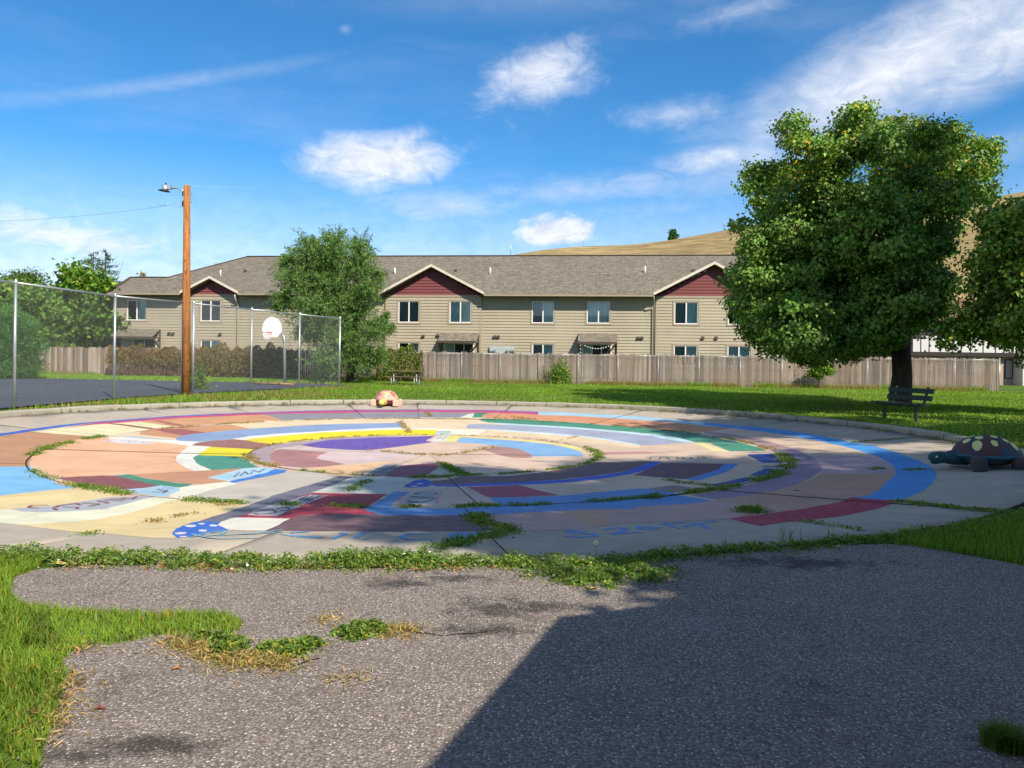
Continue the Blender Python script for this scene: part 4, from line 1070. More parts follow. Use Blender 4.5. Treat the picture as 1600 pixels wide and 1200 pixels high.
# string of bulbs under the right canopy
sl_o = tag(empty('string_light', Wd(on(935, 540, 1)[0], 1, 3)), 'sagging string of small white bulbs under the patio door canopy', 'string lights')
A, B = on(908, 536, 1.0), on(957, 537, 1.0); wp = []; mb2 = MB(); 
for i in range(25):
    t = i / 24; z_ = A[1] + (B[1] - A[1]) * t - .32 * 4 * t * (1 - t); wp.append(Wd(A[0] + (B[0] - A[0]) * t, 1.0, z_))
for j in range(9): wp.insert(0, Wd(A[0] - .05, 1.0, A[1] - .12 * (j + 1)))
mb = MB(); mb.tube(wp, .012, 4); mb.build('cable', M_BLACK, sl_o)
for p in wp[::2]:
    mb = MB(); mb.lathe([(.0, -.09), (.035, -.07), (.045, -.04), (.03, -.01), (.0, 0)], 8, Matrix.Translation(p)); mb.build('bulb', M_VINYL, sl_o)

# ------------------------------------------------------------------ white panelled house beyond the right end of the fence
def far_house():
    D = 62.0
    o = tag(empty('panelled_house', at(1520, 590, D)), 'white panelled house with dark battens beyond the right end of the fence', 'house')
    P = lambda px, py, dd=0.0: at(px, py, D - dd)
    mw = material('white_panel', (0.52, 0.50, 0.50), 0.7, 0.3, build=mottled(.08)); md = material('dark_batten', (0.035, 0.028, 0.028), 0.7, 0.2); mp_ = material('pinkish_wall', (0.36, 0.26, 0.21), 0.8, 0.2, build=mottled(.1)); mr = material('red_brown_roof', (0.20, 0.10, 0.07), 0.9, 0.2, build=mottled(.2, 2, 20))
    X0, X1 = P(1424, 550).x, P(1760, 550).x
    zb, zm, zt, ze = P(1500, 600).z, P(1500, 553).z, P(1500, 531).z, P(1500, 515).z
    mb = MB(); mb.box(X0, X1, D, D + 9, .2, zm - .12); mb.build('lower_wall', mp_, o)
    mb = MB(); mb.box(X0 - .3, X1, D - .5, D + 9, zm + .06, ze + .6); mb.build('upper_wall', md, o)
    mb = MB(); mb.box(X0 - .35, X1, D - .56, D + 9, zm - .2, zm + .08); mb.build('beam', md, o)
    x = X0 - .2; rnd = random.Random(2)
    while x < X1 - 1:
        w_ = rnd.choice((.62, .85, .95, .7)); top = zt + rnd.choice((0, .12, .25, .5))
        mb = MB(); mb.box(x + .05, x + w_, D - .53, D - .51, zm + .12, top); mb.build('wall_panel', mw, o); x += w_ + .05
    mb = MB(); zr_ = ze + .6
    mb.add([(X0 - 1, D - 1.4, zr_), (X1, D - 1.4, zr_), (X1, D + 4, zr_ + 2.2), (X0 - 1, D + 4, zr_ + 2.2), (X0 - 1, D + 9.6, zr_), (X1, D + 9.6, zr_)], [(0, 1, 2, 3), (3, 2, 5, 4), (0, 3, 4)]); mb.build('roof', mr, o)
    for (a, b, c, d) in ((1571, 1580, 563, 590), (1589, 1596, 570, 582), (1500, 1512, 560, 575)):
        p, q = P(a, c), P(b, d)
        mb = MB(); mb.box(p.x - .08, q.x + .08, D - .06, D - .004, q.z - .08, p.z + .08); wv = mb.build('window', md, o)
        mb = MB(); mb.box(p.x, q.x, D - .065, D - .06, q.z, p.z); mb.build('window_pane', material('dull_pane', (.30, .24, .22), .3, .5), wv)
    mb = MB(); mb.box(P(1583, 560).x, P(1620, 560).x, D - 1.2, D - .02, .2, zm + .3); mb.build('porch', mw, o)
far_house()
# ------------------------------------------------------------------ leaves, crowns, grass
def unit(a): return a / np.maximum(np.linalg.norm(a, axis=1, keepdims=True), 1e-9)
def leaf_mesh(name, C, L, Wd_, tint, up=0.5, droop=0.2, shape='kite', rng=RNG, axis=None, out=None):
    """leaves at centres C: folded kites, or lobed maple leaves"""
    n = len(C)
    nrm = unit(rng.normal(size=(n, 3)) * np.array([1, 1, .8]) + np.array([0, 0, up * 2]))
    if out is not None: nrm = unit(nrm * .75 + out)
    a = rng.normal(size=(n, 3)) + np.array([0, 0, -droop * 2])
    if axis is not None: a = axis * 2.0 + a * 0.6
    a = unit(a - nrm * (a * nrm).sum(1, keepdims=True)); b = np.cross(nrm, a)
    L = np.broadcast_to(np.asarray(L, float), (n,))[:, None]; Wd_ = np.broadcast_to(np.asarray(Wd_, float), (n,))[:, None]
    fold = nrm * Wd_ * 0.35
    if shape == 'kite':
        base = C - a * L * .5
        V = np.stack([base, base + a * L * .42 + b * Wd_ * .5 + fold, base + a * L, base + a * L * .42 - b * Wd_ * .5 + fold], 1).reshape(-1, 3)
        F = np.array([[0, 1, 2], [0, 2, 3]]); k = 4
    else:
        base = C - a * L * .45
        pts = [(0, 0, 0), (.28, .52, .5), (.42, .26, .2), (.80, .36, .5), (1.0, 0, -.2), (.80, -.36, .5), (.42, -.26, .2), (.28, -.52, .5)]
        V = np.stack([base + a * L * u + b * Wd_ * v + fold * h for u, v, h in pts], 1).reshape(-1, 3)
        F = np.array([[0, 1, 2], [0, 2, 4], [2, 3, 4], [0, 4, 6], [4, 5, 6], [0, 6, 7]]); k = 8
    Fa = (F[None] + (np.arange(n) * k)[:, None, None]).reshape(-1, 3)
    return mesh_np(name, V, Fa, np.repeat(tint, k, 0))
def in_twigs(blobs, n, rng, per=26):
    """leaf centres strung along shoots that grow outwards and droop"""
    B = np.array([(b[0], b[1], b[2], b[3]) for b in blobs]); wgt = B[:, 3] ** 2.1; wgt /= wgt.sum()
    k = max(1, n // per); idx = rng.choice(len(B), k, p=wgt); r_ = B[idx, 3]
    out = unit(rng.normal(size=(k, 3))); p0 = B[idx, :3] + out * (r_ * rng.random(k) * .62)[:, None]
    d = unit(out * .9 + rng.normal(size=(k, 3)) * .45 + np.array([0, 0, .35])); ln = r_ * (.30 + .75 * rng.random(k) ** 2)
    t = np.tile(np.linspace(.05, 1, per), k); i = np.repeat(np.arange(k), per)
    C = p0[i] + d[i] * (ln[i] * t)[:, None] + np.array([0, 0, -1.]) * (ln[i] * .32 * t * t)[:, None] + rng.normal(size=(k * per, 3)) * .055
    return C, np.repeat(idx, per), np.repeat(rng.random(k), per)
def in_blobs(blobs, n, rng, clump=0.22, per=22, shell=0.55, flat_=.85):
    """leaf centres gathered in small sprays inside a set of round masses"""
    B = np.array([(b[0], b[1], b[2], b[3]) for b in blobs]); wgt = B[:, 3] ** 2.3; wgt /= wgt.sum()
    k = max(1, n // per); idx = rng.choice(len(B), k, p=wgt)
    d = unit(rng.normal(size=(k, 3))); r_ = B[idx, 3] * (shell + (1 - shell) * rng.random(k)) * (0.75 + .4 * rng.random(k))
    cc = B[idx, :3] + d * r_[:, None] * np.array([1, 1, flat_])
    C = np.repeat(cc, per, 0) + rng.normal(size=(k * per, 3)) * clump * np.array([1, 1, .6 if flat_ > .8 else .42])
    return C, np.repeat(idx, per), np.repeat(rng.random(k), per)
def tint_of(n, rng, base=(1, 1, 1), var=0.25, alt=None, altp=0.0, sel=None):
    t = np.ones((n, 3)) * np.array(base) * (1 + var * rng.normal(size=(n, 1))).clip(.45, 1.8)
    t[:, 0] *= 1 + .12 * rng.normal(size=n)
    if alt is not None:
        m = rng.random(n) < (altp if sel is None else altp * sel)
        t[m] = np.array(alt) * (1 + .2 * rng.normal(size=(m.sum(), 1)))
    return t.clip(.05, 6)
def limb(mb, a, b, r0, r1, rng, wob=.12, n=6, seg=6):
    a, b = Vector(a), Vector(b); L = (b - a).length; pts = []; rad = []
    off = [Vector(rng.normal(size=3)) * L * wob * .35 for _ in range(3)]
    for i in range(n + 1):
        t = i / n
        p = a.lerp(b, t) + (off[0] * math.sin(t * 3.14) + off[1] * math.sin(t * 6.28) * .5) + Vector((0, 0, -.08 * L * math.sin(3.14 * t) * (1 if b.z > a.z else -1)))
        pts.append(p); rad.append(r0 + (r1 - r0) * t)
    mb.tube(pts, rad, seg); return pts
def tree(name, label, base, blobs, trunk_r, fork_z, nleaf, L, W_, rng_seed, tint=(1, 1, 1), alt=None, altp=0, cat='tree', group=None, up=.5, droop=.25, shape='kite', clump=.22, per=22, shell=.55, var=.25, leafmat=None, limbs=14, selfn=None, axis=None, lean=(0, 0), bark=None, twig=False, shaped=False):
    rng = np.random.default_rng(rng_seed)
    root = tag(empty(name, base), label, cat, group); base = Vector(base)
    bark = bark or M_BARK
    mb = MB(); fk = base + Vector((lean[0], lean[1], fork_z))
    pts = [base + Vector((0, 0, -.15)), base + Vector((0, 0, .12)), base.lerp(fk, .5) + Vector((trunk_r * .2, 0, 0)), fk]
    mb.tube(pts, [trunk_r * 1.45, trunk_r * 1.12, trunk_r * .95, trunk_r * .9], 12)
    mb.build('trunk', bark, root)
    mb = MB(); order = sorted(blobs, key=lambda b: -b[3])
    for i, b in enumerate(order[:limbs]):
        mid = fk.lerp(Vector(b[:3]), .45) + Vector((0, 0, .08 * (b[2] - fk.z)))
        limb(mb, fk - Vector((0, 0, .1)), mid, trunk_r * (.62 if i < 4 else .42), trunk_r * .3, rng)
        limb(mb, mid, Vector(b[:3]), trunk_r * .3, trunk_r * .1, rng)
        for _ in range(3):
            e = Vector(b[:3]) + Vector(rng.normal(size=3)) * b[3] * .55
            limb(mb, Vector(b[:3]).lerp(mid, .25), e, trunk_r * .11, trunk_r * .03, rng, n=4, seg=4)
    mb.build('branches', bark, root)
    C, idx, ck = in_twigs(blobs, nleaf, rng, per) if twig else in_blobs(blobs, nleaf, rng, clump, per, shell, .82 if shaped else .85); n = len(C)
    sel = selfn(C, ck) if selfn else None
    out = unit(C - np.array([b[:3] for b in blobs])[idx]) * .9 if shaped else None
    tn = tint_of(n, rng, tint, var, alt, altp, sel)
    tn *= (0.75 + .5 * ck)[:, None]
    me = leaf_mesh('crown', C, L * (.7 + .6 * rng.random(n)), W_ * (.7 + .6 * rng.random(n)), tn, up, droop, shape, rng, axis, out)
    tag(obj('crown', me, root, leafmat or M_LEAF), kind='stuff')
    return root
def px_blobs(lst, D, seed, spread=.8, double=True):
    """round masses seen at pixels (x, y, radius), D metres off, staggered in depth"""
    rnd = random.Random(seed); out = []
    xs = [p[0] for p in lst]; cx = (min(xs) + max(xs)) / 2; hw = (max(xs) - min(xs)) / 2 * D / FPX
    for (x, y, r_) in lst:
        rm = r_ * D / FPX; u = (x - cx) / ((max(xs) - min(xs)) / 2 + 1)
        dep = hw * math.sqrt(max(.05, 1 - u * u)) * spread
        for s_ in ((-1, 1) if double else (0,)):
            d = s_ * rnd.uniform(.25, .95) * dep
            p = at(x, y, D + d); out.append((p.x, p.y, p.z, rm * (D + d) / D))
    return out

# the maple on the lawn
M_MAPLE = veg('maple_leaf', (0.150, 0.262, 0.034), 0.20, .5, .35)
mp_base = hg(1406, 634)
maple_px = [(1440,268,36),(1480,262,28),(1408,272,38),(1496,322,26),(1345,172,14),(1232,192,14),(1205,262,16),(1178,272,14),(1540,262,16),(1545,230,12),(1150,348,14),(1170,290,14),(1148,436,14),(1150,470,16),(1338,192,26),(1246,206,26),(1262,246,38),(1318,236,44),(1388,226,46),(1442,214,30),(1482,208,22),(1522,246,32),(1528,296,28),(1486,296,24),(1196,282,24),(1236,302,42),(1288,306,46),(1352,318,50),(1424,306,46),(1192,332,28),(1240,362,50),(1300,378,56),(1372,374,62),(1432,386,46),(1184,384,30),(1206,430,48),(1262,440,62),(1340,450,68),(1416,458,62),(1166,428,24),(1190,480,44),(1250,506,60),(1326,512,60),(1396,492,46),(1456,440,30),(1206,530,28),(1262,546,30),(1310,538,38),(1362,532,36),(1186,512,30),(1476,352,26),(1452,486,34)]
mb_ = px_blobs([(x, y, r_ * .90) for x, y, r_ in maple_px], mp_base.y, 4, .85)
topz = max(b[2] for b in mb_)
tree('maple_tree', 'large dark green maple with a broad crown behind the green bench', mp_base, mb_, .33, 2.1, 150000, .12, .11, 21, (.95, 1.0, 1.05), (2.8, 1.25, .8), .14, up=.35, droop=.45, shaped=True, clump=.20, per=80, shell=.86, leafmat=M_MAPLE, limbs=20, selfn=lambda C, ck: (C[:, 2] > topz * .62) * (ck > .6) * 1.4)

# second maple at the right edge
t2 = hg(1668, 648)
px2 = [(1572,348,34),(1606,384,44),(1544,400,24),(1566,448,40),(1622,452,60),(1522,446,18),(1588,506,36),(1502,500,26),(1548,506,30),(1488,526,18),(1664,372,60),(1690,450,80),(1720,400,70),(1640,530,50),(1720,520,60),(1600,330,18)]
tree('maple_tree', 'leafy green maple cut off by the right edge of the photo', t2, px_blobs(px2, t2.y, 5, .8), .28, 2.0, 60000, .12, .11, 22, (1.12, 1.08, 1.0), (2.6, 1.5, .8), .08, up=.35, droop=.35, shaped=True, clump=.20, per=80, shell=.84, limbs=14, leafmat=M_MAPLE)

# the feathery elm by the ball court
eb = at(548, 600, 43.5); eb.z = ground(eb.x, eb.y)
elm_px = [(522,382,32),(484,390,32),(562,390,32),(452,412,26),(500,412,44),(560,416,36),(588,428,20),(464,440,38),(520,446,56),(576,452,30),(446,470,28),(494,486,46),(548,486,46),(600,500,18),(486,520,34),(536,530,44),(586,516,28),(608,512,12),(566,560,38),(514,566,36),(590,556,22),(434,480,12)]
tree('elm_tree', 'feathery grey-green elm beside the mesh fence corner', eb, px_blobs(elm_px, eb.y, 6, .8), .26, 1.3, 130000, .13, .042, 23, (1.12, 1.12, 1.25), (1.9, 1.6, .9), .12, up=.15, droop=.5, twig=True, per=30, var=.3, limbs=20, leafmat=veg('elm_leaf', (0.125, 0.215, 0.055), .35), selfn=lambda C, ck: (ck > .55) * 1.0)

# trees beyond the fence on the left
def bg_tree(name, label, lst, D, seed, n, L, W_, tint, **kw):
    xs = [p[0] for p in lst]; bx = sum(xs) / len(xs)
    b = at(bx, 566, D); b.z = ground(b.x, b.y)
    return tree(name, label, b, px_blobs(lst, D, seed, .7), .22, 1.6, n, L, W_, seed, tint, limbs=8, **kw)
bg_tree('leafy_tree', 'yellow-green broadleaf tree behind the left end of the fence', [(118,430,22),(140,455,36),(100,470,32),(165,470,34),(92,505,34),(140,505,44),(172,508,28),(110,540,36),(155,542,34),(104,424,12),(182,530,20)], 58, 31, 16000, .34, .26, (1.0, 1.08, .9), alt=(2.3, 1.6, .8), altp=.2, clump=.4)
bg_tree('leafy_tree', 'shadowy green tree behind the mesh fence at the left edge', [(40,470,36),(70,490,32),(15,480,40),(50,520,36),(20,520,36),(-20,500,50),(70,530,26)], 52, 32, 14000, .30, .2, (1.1, 1.15, 1.2), alt=(2.0, 1.3, 1.0), altp=.2, clump=.4)
bg_tree('pine_tree', 'rounded dusky pine low on the skyline at the far left', [(30,440,20),(52,444,20),(8,450,22),(62,462,20),(30,466,26),(-20,456,26)], 95, 33, 7000, .5, .16, (1.0, .85, 1.0), clump=.6)
shb = at(28, 604, 37.0)
bg_tree('juniper_shrub', 'dense dark rounded shrub on the grass behind the ball court', [(10,500,24),(35,505,22),(20,535,32),(45,545,22),(-15,530,30),(18,568,30),(46,575,20),(-10,570,28)], 41, 34, 22000, .14, .06, (.9, 1.15, 1.7), clump=.2, shell=.5)
for (x, y, r_, D, lab, tn) in ((345, 404, 11, 120, 'rusty brown treetop showing above the roof beside the utility pole', (2.6, 1.1, .9)), (222, 430, 5, 130, 'tiny rust coloured conifer tip above the left roof ridge', (2.8, 1.1, .9)), (380, 408, 4, 130, None, None)):
    if lab is None: continue
    b = at(x, y, D)
    lst = [(x, y + r_ * k * 1.6, r_ * (.55 + .35 * k)) for k in range(5)]
    bg_tree('conifer_tree', lab, lst, D, int(x), 2200, .5, .2, tn, clump=.35)
# spruce with bare drooping tips
def spruce():
    rng = np.random.default_rng(44); D = 66; top = at(146, 394, D); g = Vector((top.x, top.y, .4))
    root = tag(empty('spruce_tree', g), 'tall spruce with bare drooping branch tips behind the yellow-green tree', 'tree')
    mb = MB(); mb.tube([g, Vector((top.x, top.y, top.z))], [.25, .03], 8)
    tip2 = at(165, 391, D + 1); g2 = Vector((tip2.x, tip2.y, .4)); mb.tube([g2, tip2], [.2, .03], 8); mb.build('trunk', M_BARK, root)
    mb = MB(); C = []; T_ = []
    for (t0, hh) in ((top, 5.2), (tip2, 5.5)):
        for k in range(52):
            z = t0.z - hh * (k / 52) ** .9; a = rng.random() * 6.28; ln = .35 + 2.0 * ((t0.z - z) / hh) * (.7 + .5 * rng.random())
            p0 = Vector((t0.x, t0.y, z)); p1 = p0 + Vector((math.cos(a) * ln, math.sin(a) * ln, .10 * ln)); p2 = p1 + Vector((math.cos(a) * .25, math.sin(a) * .25, .22))
            mb.tube([p0, p1, p2], [.035, .02, .008], 4)
            m = int(34 * ln) + 6
            for q in rng.random(m):
                P = p0.lerp(p1, .15 + .9 * q); C.append((P.x + rng.normal() * .09, P.y + rng.normal() * .09, P.z - abs(rng.normal()) * .14)); T_.append((1.9, 1.1, .8) if (t0 is top and rng.random() < .4) else (.6, .75, 1.2))
    mb.build('branches', M_BARK, root)
    C = np.array(C); T_ = np.array(T_)
    tag(obj('crown', leaf_mesh('crown', C, .22, .06, T_ * (.8 + .4 * rng.random((len(C), 1))), .1, .8, rng=rng), root, M_LEAF), kind='stuff')
spruce()
# lone pine on the hill, and masts
pb = at(1052, 374, 428)
bg = [(1052, 361, 3), (1051, 364.5, 5), (1053, 368.5, 6), (1051, 372.5, 6)]
tree('pine_tree', 'lone small dark pine standing on the hill crest', pb, px_blobs(bg, 428, 9, .8), .3, .8, 2600, .9, .5, 55, (.5, .75, 1.2), limbs=4, clump=.6)
for (x, y0, y1, D, lab) in ((798, 376, 398, 300, 'thin antenna mast above the roof left of the white cloud'), (911, 363, 383, 420, 'thin antenna mast on the hill below the white cloud'), (1548, 282, 304, 420, 'thin antenna mast on the hill right of the maple')):
    p, q = at(x, y1 + 6, D), at(x, y0, D)
    mb = MB(); mb.tube([p, q], [.16, .1], 5); mb.bar(q + Vector((-.6, 0, -1)), q + Vector((.6, 0, -1)), .1, .1)
    o = mb.build('antenna_mast', M_GALV); tag(o, lab, 'mast', 'antenna masts on the skyline')

# trees out of the frame on the right whose shade falls over the court
def shade_tree(ground_pt, h, rad, seed, n, lab, squash=.7):
    gx, gy = ground_pt; k = h / SUN.z; c = Vector((gx + SUN.x * k, gy + SUN.y * k, h))
    rnd = random.Random(seed); bl = []
    for _ in range(20):
        d = Vector((rnd.gauss(0, 1), rnd.gauss(0, 1), rnd.gauss(0, 1))).normalized() * rad * rnd.uniform(.3, .8)
        bl.append((c.x + d.x, c.y + d.y, c.z + d.z * squash, rad * rnd.uniform(.28, .42)))
    base = Vector((c.x, c.y, 0)); base.z = ground(c.x, c.y)
    tree('shade_tree', lab, base, bl, .25, h * .45, n, .24, .22, seed, limbs=10, clump=.3, per=30, shell=.5, group='trees out of frame on the right')
SHADE_LAB = 'leafy shade tree standing right of the court outside the photo'
for i, (gp, h_, r_) in enumerate((((0.6, 9.6), 14.0, 3.2), ((4.6, 9.4), 15.0, 3.4), ((8.8, 9.8), 15.0, 3.6), ((3.6, 12.6), 15.5, 2.8), ((7.6, 12.8), 16.0, 3.0), ((7.4, 20.8), 15.0, 3.2), ((12.2, 16.2), 15.0, 3.8), ((2.7, 6.1), 6.4, 1.9), ((5.8, 5.4), 6.8, 3.0), ((9.8, 29.5), 16.0, 3.4), ((-.6, 12.2), 14.5, 1.9), ((8.4, 26.6), 16.5, 3.0))):
    shade_tree(gp, h_, r_, 80 + i, 15000 if h_ < 8 else 7000, SHADE_LAB)

# ------------------------------------------------------------------ grass and weeds
def inside(pts, poly):
    x, y = pts[:, 0], pts[:, 1]; r_ = np.zeros(len(pts), bool); n = len(poly)
    for i in range(n):
        x0, y0 = poly[i]; x1, y1 = poly[(i + 1) % n]
        c = ((y0 > y) != (y1 > y)) & (x < (x1 - x0) * (y - y0) / (y1 - y0 + 1e-12) + x0); r_ ^= c
    return r_
vground = np.vectorize(ground)
def blades(name, P, hgt, wid, tint, mat, lean=.5, seg=1, seed=1, kind='stuff', label=None, cat=None, parent=None):
    """grass blades at ground points P (n,3); seg 2 bends them"""
    rng = np.random.default_rng(seed); n = len(P)
    a = rng.random(n) * 6.283; h_ = hgt * (.5 + .8 * rng.random(n)); w_ = wid * (.6 + .8 * rng.random(n))
    d = np.stack([np.cos(a), np.sin(a), 0 * a], 1); s_ = np.stack([-np.sin(a), np.cos(a), 0 * a], 1)
    ln = (lean * rng.random(n) * h_)[:, None]
    if seg == 1:
        V = np.stack([P - s_ * w_[:, None] / 2, P + s_ * w_[:, None] / 2, P + d * ln + np.array([0, 0, 1]) * h_[:, None]], 1).reshape(-1, 3)
        F = np.arange(3 * n).reshape(-1, 3); k = 3
    else:
        m = P + d * ln * .3 + np.array([0, 0, .6]) * h_[:, None]; t = P + d * ln * 1.1 + np.array([0, 0, .95]) * h_[:, None]
        V = np.stack([P - s_ * w_[:, None] / 2, P + s_ * w_[:, None] / 2, m + s_ * w_[:, None] * .4, m - s_ * w_[:, None] * .4, t], 1).reshape(-1, 3)
        F = (np.array([[0, 1, 2], [0, 2, 3], [3, 2, 4]])[None] + (np.arange(n) * 5)[:, None, None]).reshape(-1, 3); k = 5
    o = obj(name, mesh_np(name, V, F, np.repeat(tint, k, 0)), parent, mat)
    tag(o, label, cat, kind=kind); return o
rg = np.random.default_rng(5)
def scatter(poly, n, rng=rg):
    p = np.array(poly); lo, hi = p.min(0), p.max(0)
    q = lo + (hi - lo) * rng.random((int(n * 2.6), 2)); q = q[inside(q, poly)]
    return q[:n]
def noise2(q, s, seed=0):
    """cheap smooth noise for clumping"""
    r_ = np.random.default_rng(seed); v = np.zeros(len(q))
    for _ in range(7):
        k = r_.normal(size=2) * s; v += np.sin(q @ k + r_.random() * 6.28)
    return v / 7 ** .5 / 1.0
# lawn between the kerb and the fence
lawn = [(-9.2, 30.2), (-7.2, 38.0), (-10.2, 40.5), (-10, 47.5), (-4, 47), (28, 43.0), (40, 42.0), (40, 14), (10.6, 11.2)]
lawn += [(CX + (RAD + .27) * math.cos(t), CY + (RAD + .27) * math.sin(t)) for t in np.linspace(-.45, 2.18, 40)]
q = scatter(lawn, 190000); nz = noise2(q, .9, 3); near = 1
P3 = np.column_stack([q, vground(q[:, 0], q[:, 1]) - .02])
dry = (noise2(q, .5, 8) + .25 * noise2(q, 3, 9) > 1.25) & (rg.random(len(q)) < .45)
tn = np.ones((len(q), 3)) * (1 + .12 * nz[:, None]) * (.75 + .5 * rg.random((len(q), 1)))
fd = 47.2 - .12 * (q[:, 0] + 4) - q[:, 1]                     # distance to the wood fence: dry stalks along its foot
dry |= (fd < 1.5 + .6 * noise2(q, 1.2, 4)) & (rg.random(len(q)) < .75)
tn[dry] = np.array([1.75, .95, 2.8]) * (.6 + .5 * rg.random((dry.sum(), 1)))
blades('lawn_grass', P3, .055, .05, tn, M_GRASS, .7, 1, 6, label='mown green lawn between the kerb and the fence', cat='grass')
# strip left of the pole between kerb and mesh fence, and the far grass behind the ball court
q = scatter([(-13.2, 20.4), (-12.6, 24), (-11.7, 27.4), (-9.4, 30.6), (-8.4, 36.2), (-7, 38.2), (-6.0, 29.5), (-9.2, 27), (-12, 22.8), (-13.6, 19.4)], 14000)
rho = np.hypot(q[:, 0] - CX, q[:, 1] - CY); q = q[rho > RAD + .27]
P3 = np.column_stack([q, vground(q[:, 0], q[:, 1]) - .02]); tn = np.ones((len(q), 3)) * (.7 + .6 * rg.random((len(q), 1))); m = noise2(q, 1.6, 12) > -.3; m &= rg.random(len(q)) < .7; tn[m] = np.array([1.7, .92, 2.8]) * (.6 + .5 * rg.random((m.sum(), 1)))
blades('rough_grass', P3, .14, .035, tn, M_GRASS, .8, 1, 7, label='half dry rough grass along the mesh fence and the utility pole', cat='grass')
q = scatter([(-32, 42.6), (-9.5, 41), (-10, 48), (-32, 51.2)], 16000)
P3 = np.column_stack([q, vground(q[:, 0], q[:, 1]) - .02]); tn = np.ones((len(q), 3)) * (.9 + .5 * rg.random((len(q), 1))); m = noise2(q, .5, 13) > .7; tn[m] = np.array([1.8, 1.0, 2.6])
blades('far_grass', P3, .12, .09, tn, M_GRASS, .7, 1, 8, label='strip of grass beyond the ball court before the fence', cat='grass')

sf = -27 + 58 * rg.random(26000); off_ = .16 + np.abs(rg.normal(size=26000)) * .42
q = np.column_stack([-4 + sf, 47.7 - .12 * sf]) + off_[:, None] * np.array([-.1191, -.9929]); q = q[noise2(q, 1.1, 31) > -.9]
P3 = np.column_stack([q, vground(q[:, 0], q[:, 1]) - .02]); tn = np.array([1.9, 1.05, 3.2]) * (.5 + .5 * rg.random((len(q), 1))); m = (noise2(q, 1.3, 32) > .5); tn[m] = np.ones((m.sum(), 3)) * (.7 + .4 * rg.random((m.sum(), 1)))
blades('fence_foot_grass', P3, .30, .022, tn, M_GRASS, .7, 1, 19, label='tall straw coloured grass along the foot of the wood fence', cat='grass')
# foreground grass at the left edge
gp = [h0(*p) for p in [(-200, 905), (-60, 885), (0, 872), (70, 868), (60, 888), (22, 904), (15, 925), (26, 945), (110, 958), (240, 962), (340, 961), (378, 972), (376, 986), (340, 998), (260, 994), (180, 1008), (120, 1016), (96, 1034), (104, 1062), (88, 1110), (62, 1200), (30, 1330), (-500, 1330), (-500, 950)]]
q = scatter(gp, 52000); q = q[(noise2(q, 6, 25) + .5 * noise2(q, 16, 26)) > -1.55]
P3 = np.column_stack([q, np.zeros(len(q)) - .005]); nz = noise2(q, 4, 21)
tn = np.ones((len(q), 3)) * (1 + .14 * nz[:, None]) * (.7 + .55 * rg.random((len(q), 1))); tn[:, 0] *= 1.05
edge = rg.random(len(q)) < .06; tn[edge] = np.array([2.6, 1.25, 2.0]) * (.6 + .5 * rg.random((edge.sum(), 1)))
dk_ = noise2(q, 7, 22) > 1.0; tn[dk_] *= .62; yl = noise2(q, 5, 23) > 1.1; tn[yl] *= np.array([1.5, 1.1, 1.0]); br_ = (noise2(q, 3, 24) > 1.5) & (rg.random(len(q)) < .6); tn[br_] = np.array([1.7, .8, 1.6])
blades('verge_grass', P3, .058, .006, tn, M_GRASS, 1.1, 2, 9, label='long bright grass verge at the left edge of the asphalt', cat='grass')
# grass at the right, in the shade
gp2 = [h0(*p) for p in [(1395, 851), (1440, 838), (1500, 826), (1560, 815), (1600, 806), (1800, 780), (1900, 830), (1700, 900), (1600, 884), (1500, 866)]]
q = scatter(gp2, 15000); P3 = np.column_stack([q, np.zeros(len(q)) - .005])
blades('verge_grass', P3, .075, .008, np.ones((len(q), 3)) * (.6 + .6 * rg.random((len(q), 1))), M_GRASS, .9, 2, 10, label='shaded grass verge right of the asphalt beside the turtle', cat='grass')

def weeds(name, label, pts, hgt, n_each, L, W_, seed, mat=M_WEED, tint=(1, 1, 1), alt=(2.6, 1.5, 1.0), altp=.08, up=.75, flowers=0, cat='weeds', zf=None, spread=.07):
    """low leafy weeds: leaf rosettes heaped round each point; pts are (x, y, size)"""
    rng = np.random.default_rng(seed); C = []
    zf = zf or ground
    for (x, y, s_) in pts:
        m = max(3, int(n_each * s_)); z = zf(x, y)
        r_ = np.abs(rng.normal(size=m)) * spread * (.6 + .6 * s_); a = rng.random(m) * 6.283
        hh = hgt * s_ * rng.random(m) ** 1.2 * np.clip(1.15 - r_ / (spread * 2.6), .15, 1)
        C.append(np.column_stack([x + r_ * np.cos(a), y + r_ * np.sin(a), z + .006 + hh]))
    C = np.concatenate(C); n = len(C)
    t = tint_of(n, rng, tint, .28, alt, altp)
    if flowers:
        m = (rng.random(n) < flowers); t[m] = (7, 4, 22)
    me = leaf_mesh(name, C, L * (.6 + .8 * rng.random(n)), W_ * (.6 + .8 * rng.random(n)), t, up, -.2, rng=rng)
    return tag(obj(name, me, None, mat), label, cat, kind='stuff')
def along(pts, step, jit, seed, zf=h0, keep=1.0, s=(.6, 1.1)):
    rnd = random.Random(seed); P = [Vector(zf(*p)) for p in pts]; out = []
    for a, b in zip(P, P[1:]):
        L_ = (b - a).length; k = max(1, int(L_ / step))
        for i in range(k):
            if rnd.random() > keep: continue
            p = a.lerp(b, (i + rnd.random()) / k); out.append((p.x + rnd.gauss(0, jit), p.y + rnd.gauss(0, jit), rnd.uniform(*s)))
    return out
flat = lambda x, y: bowl(x, y)
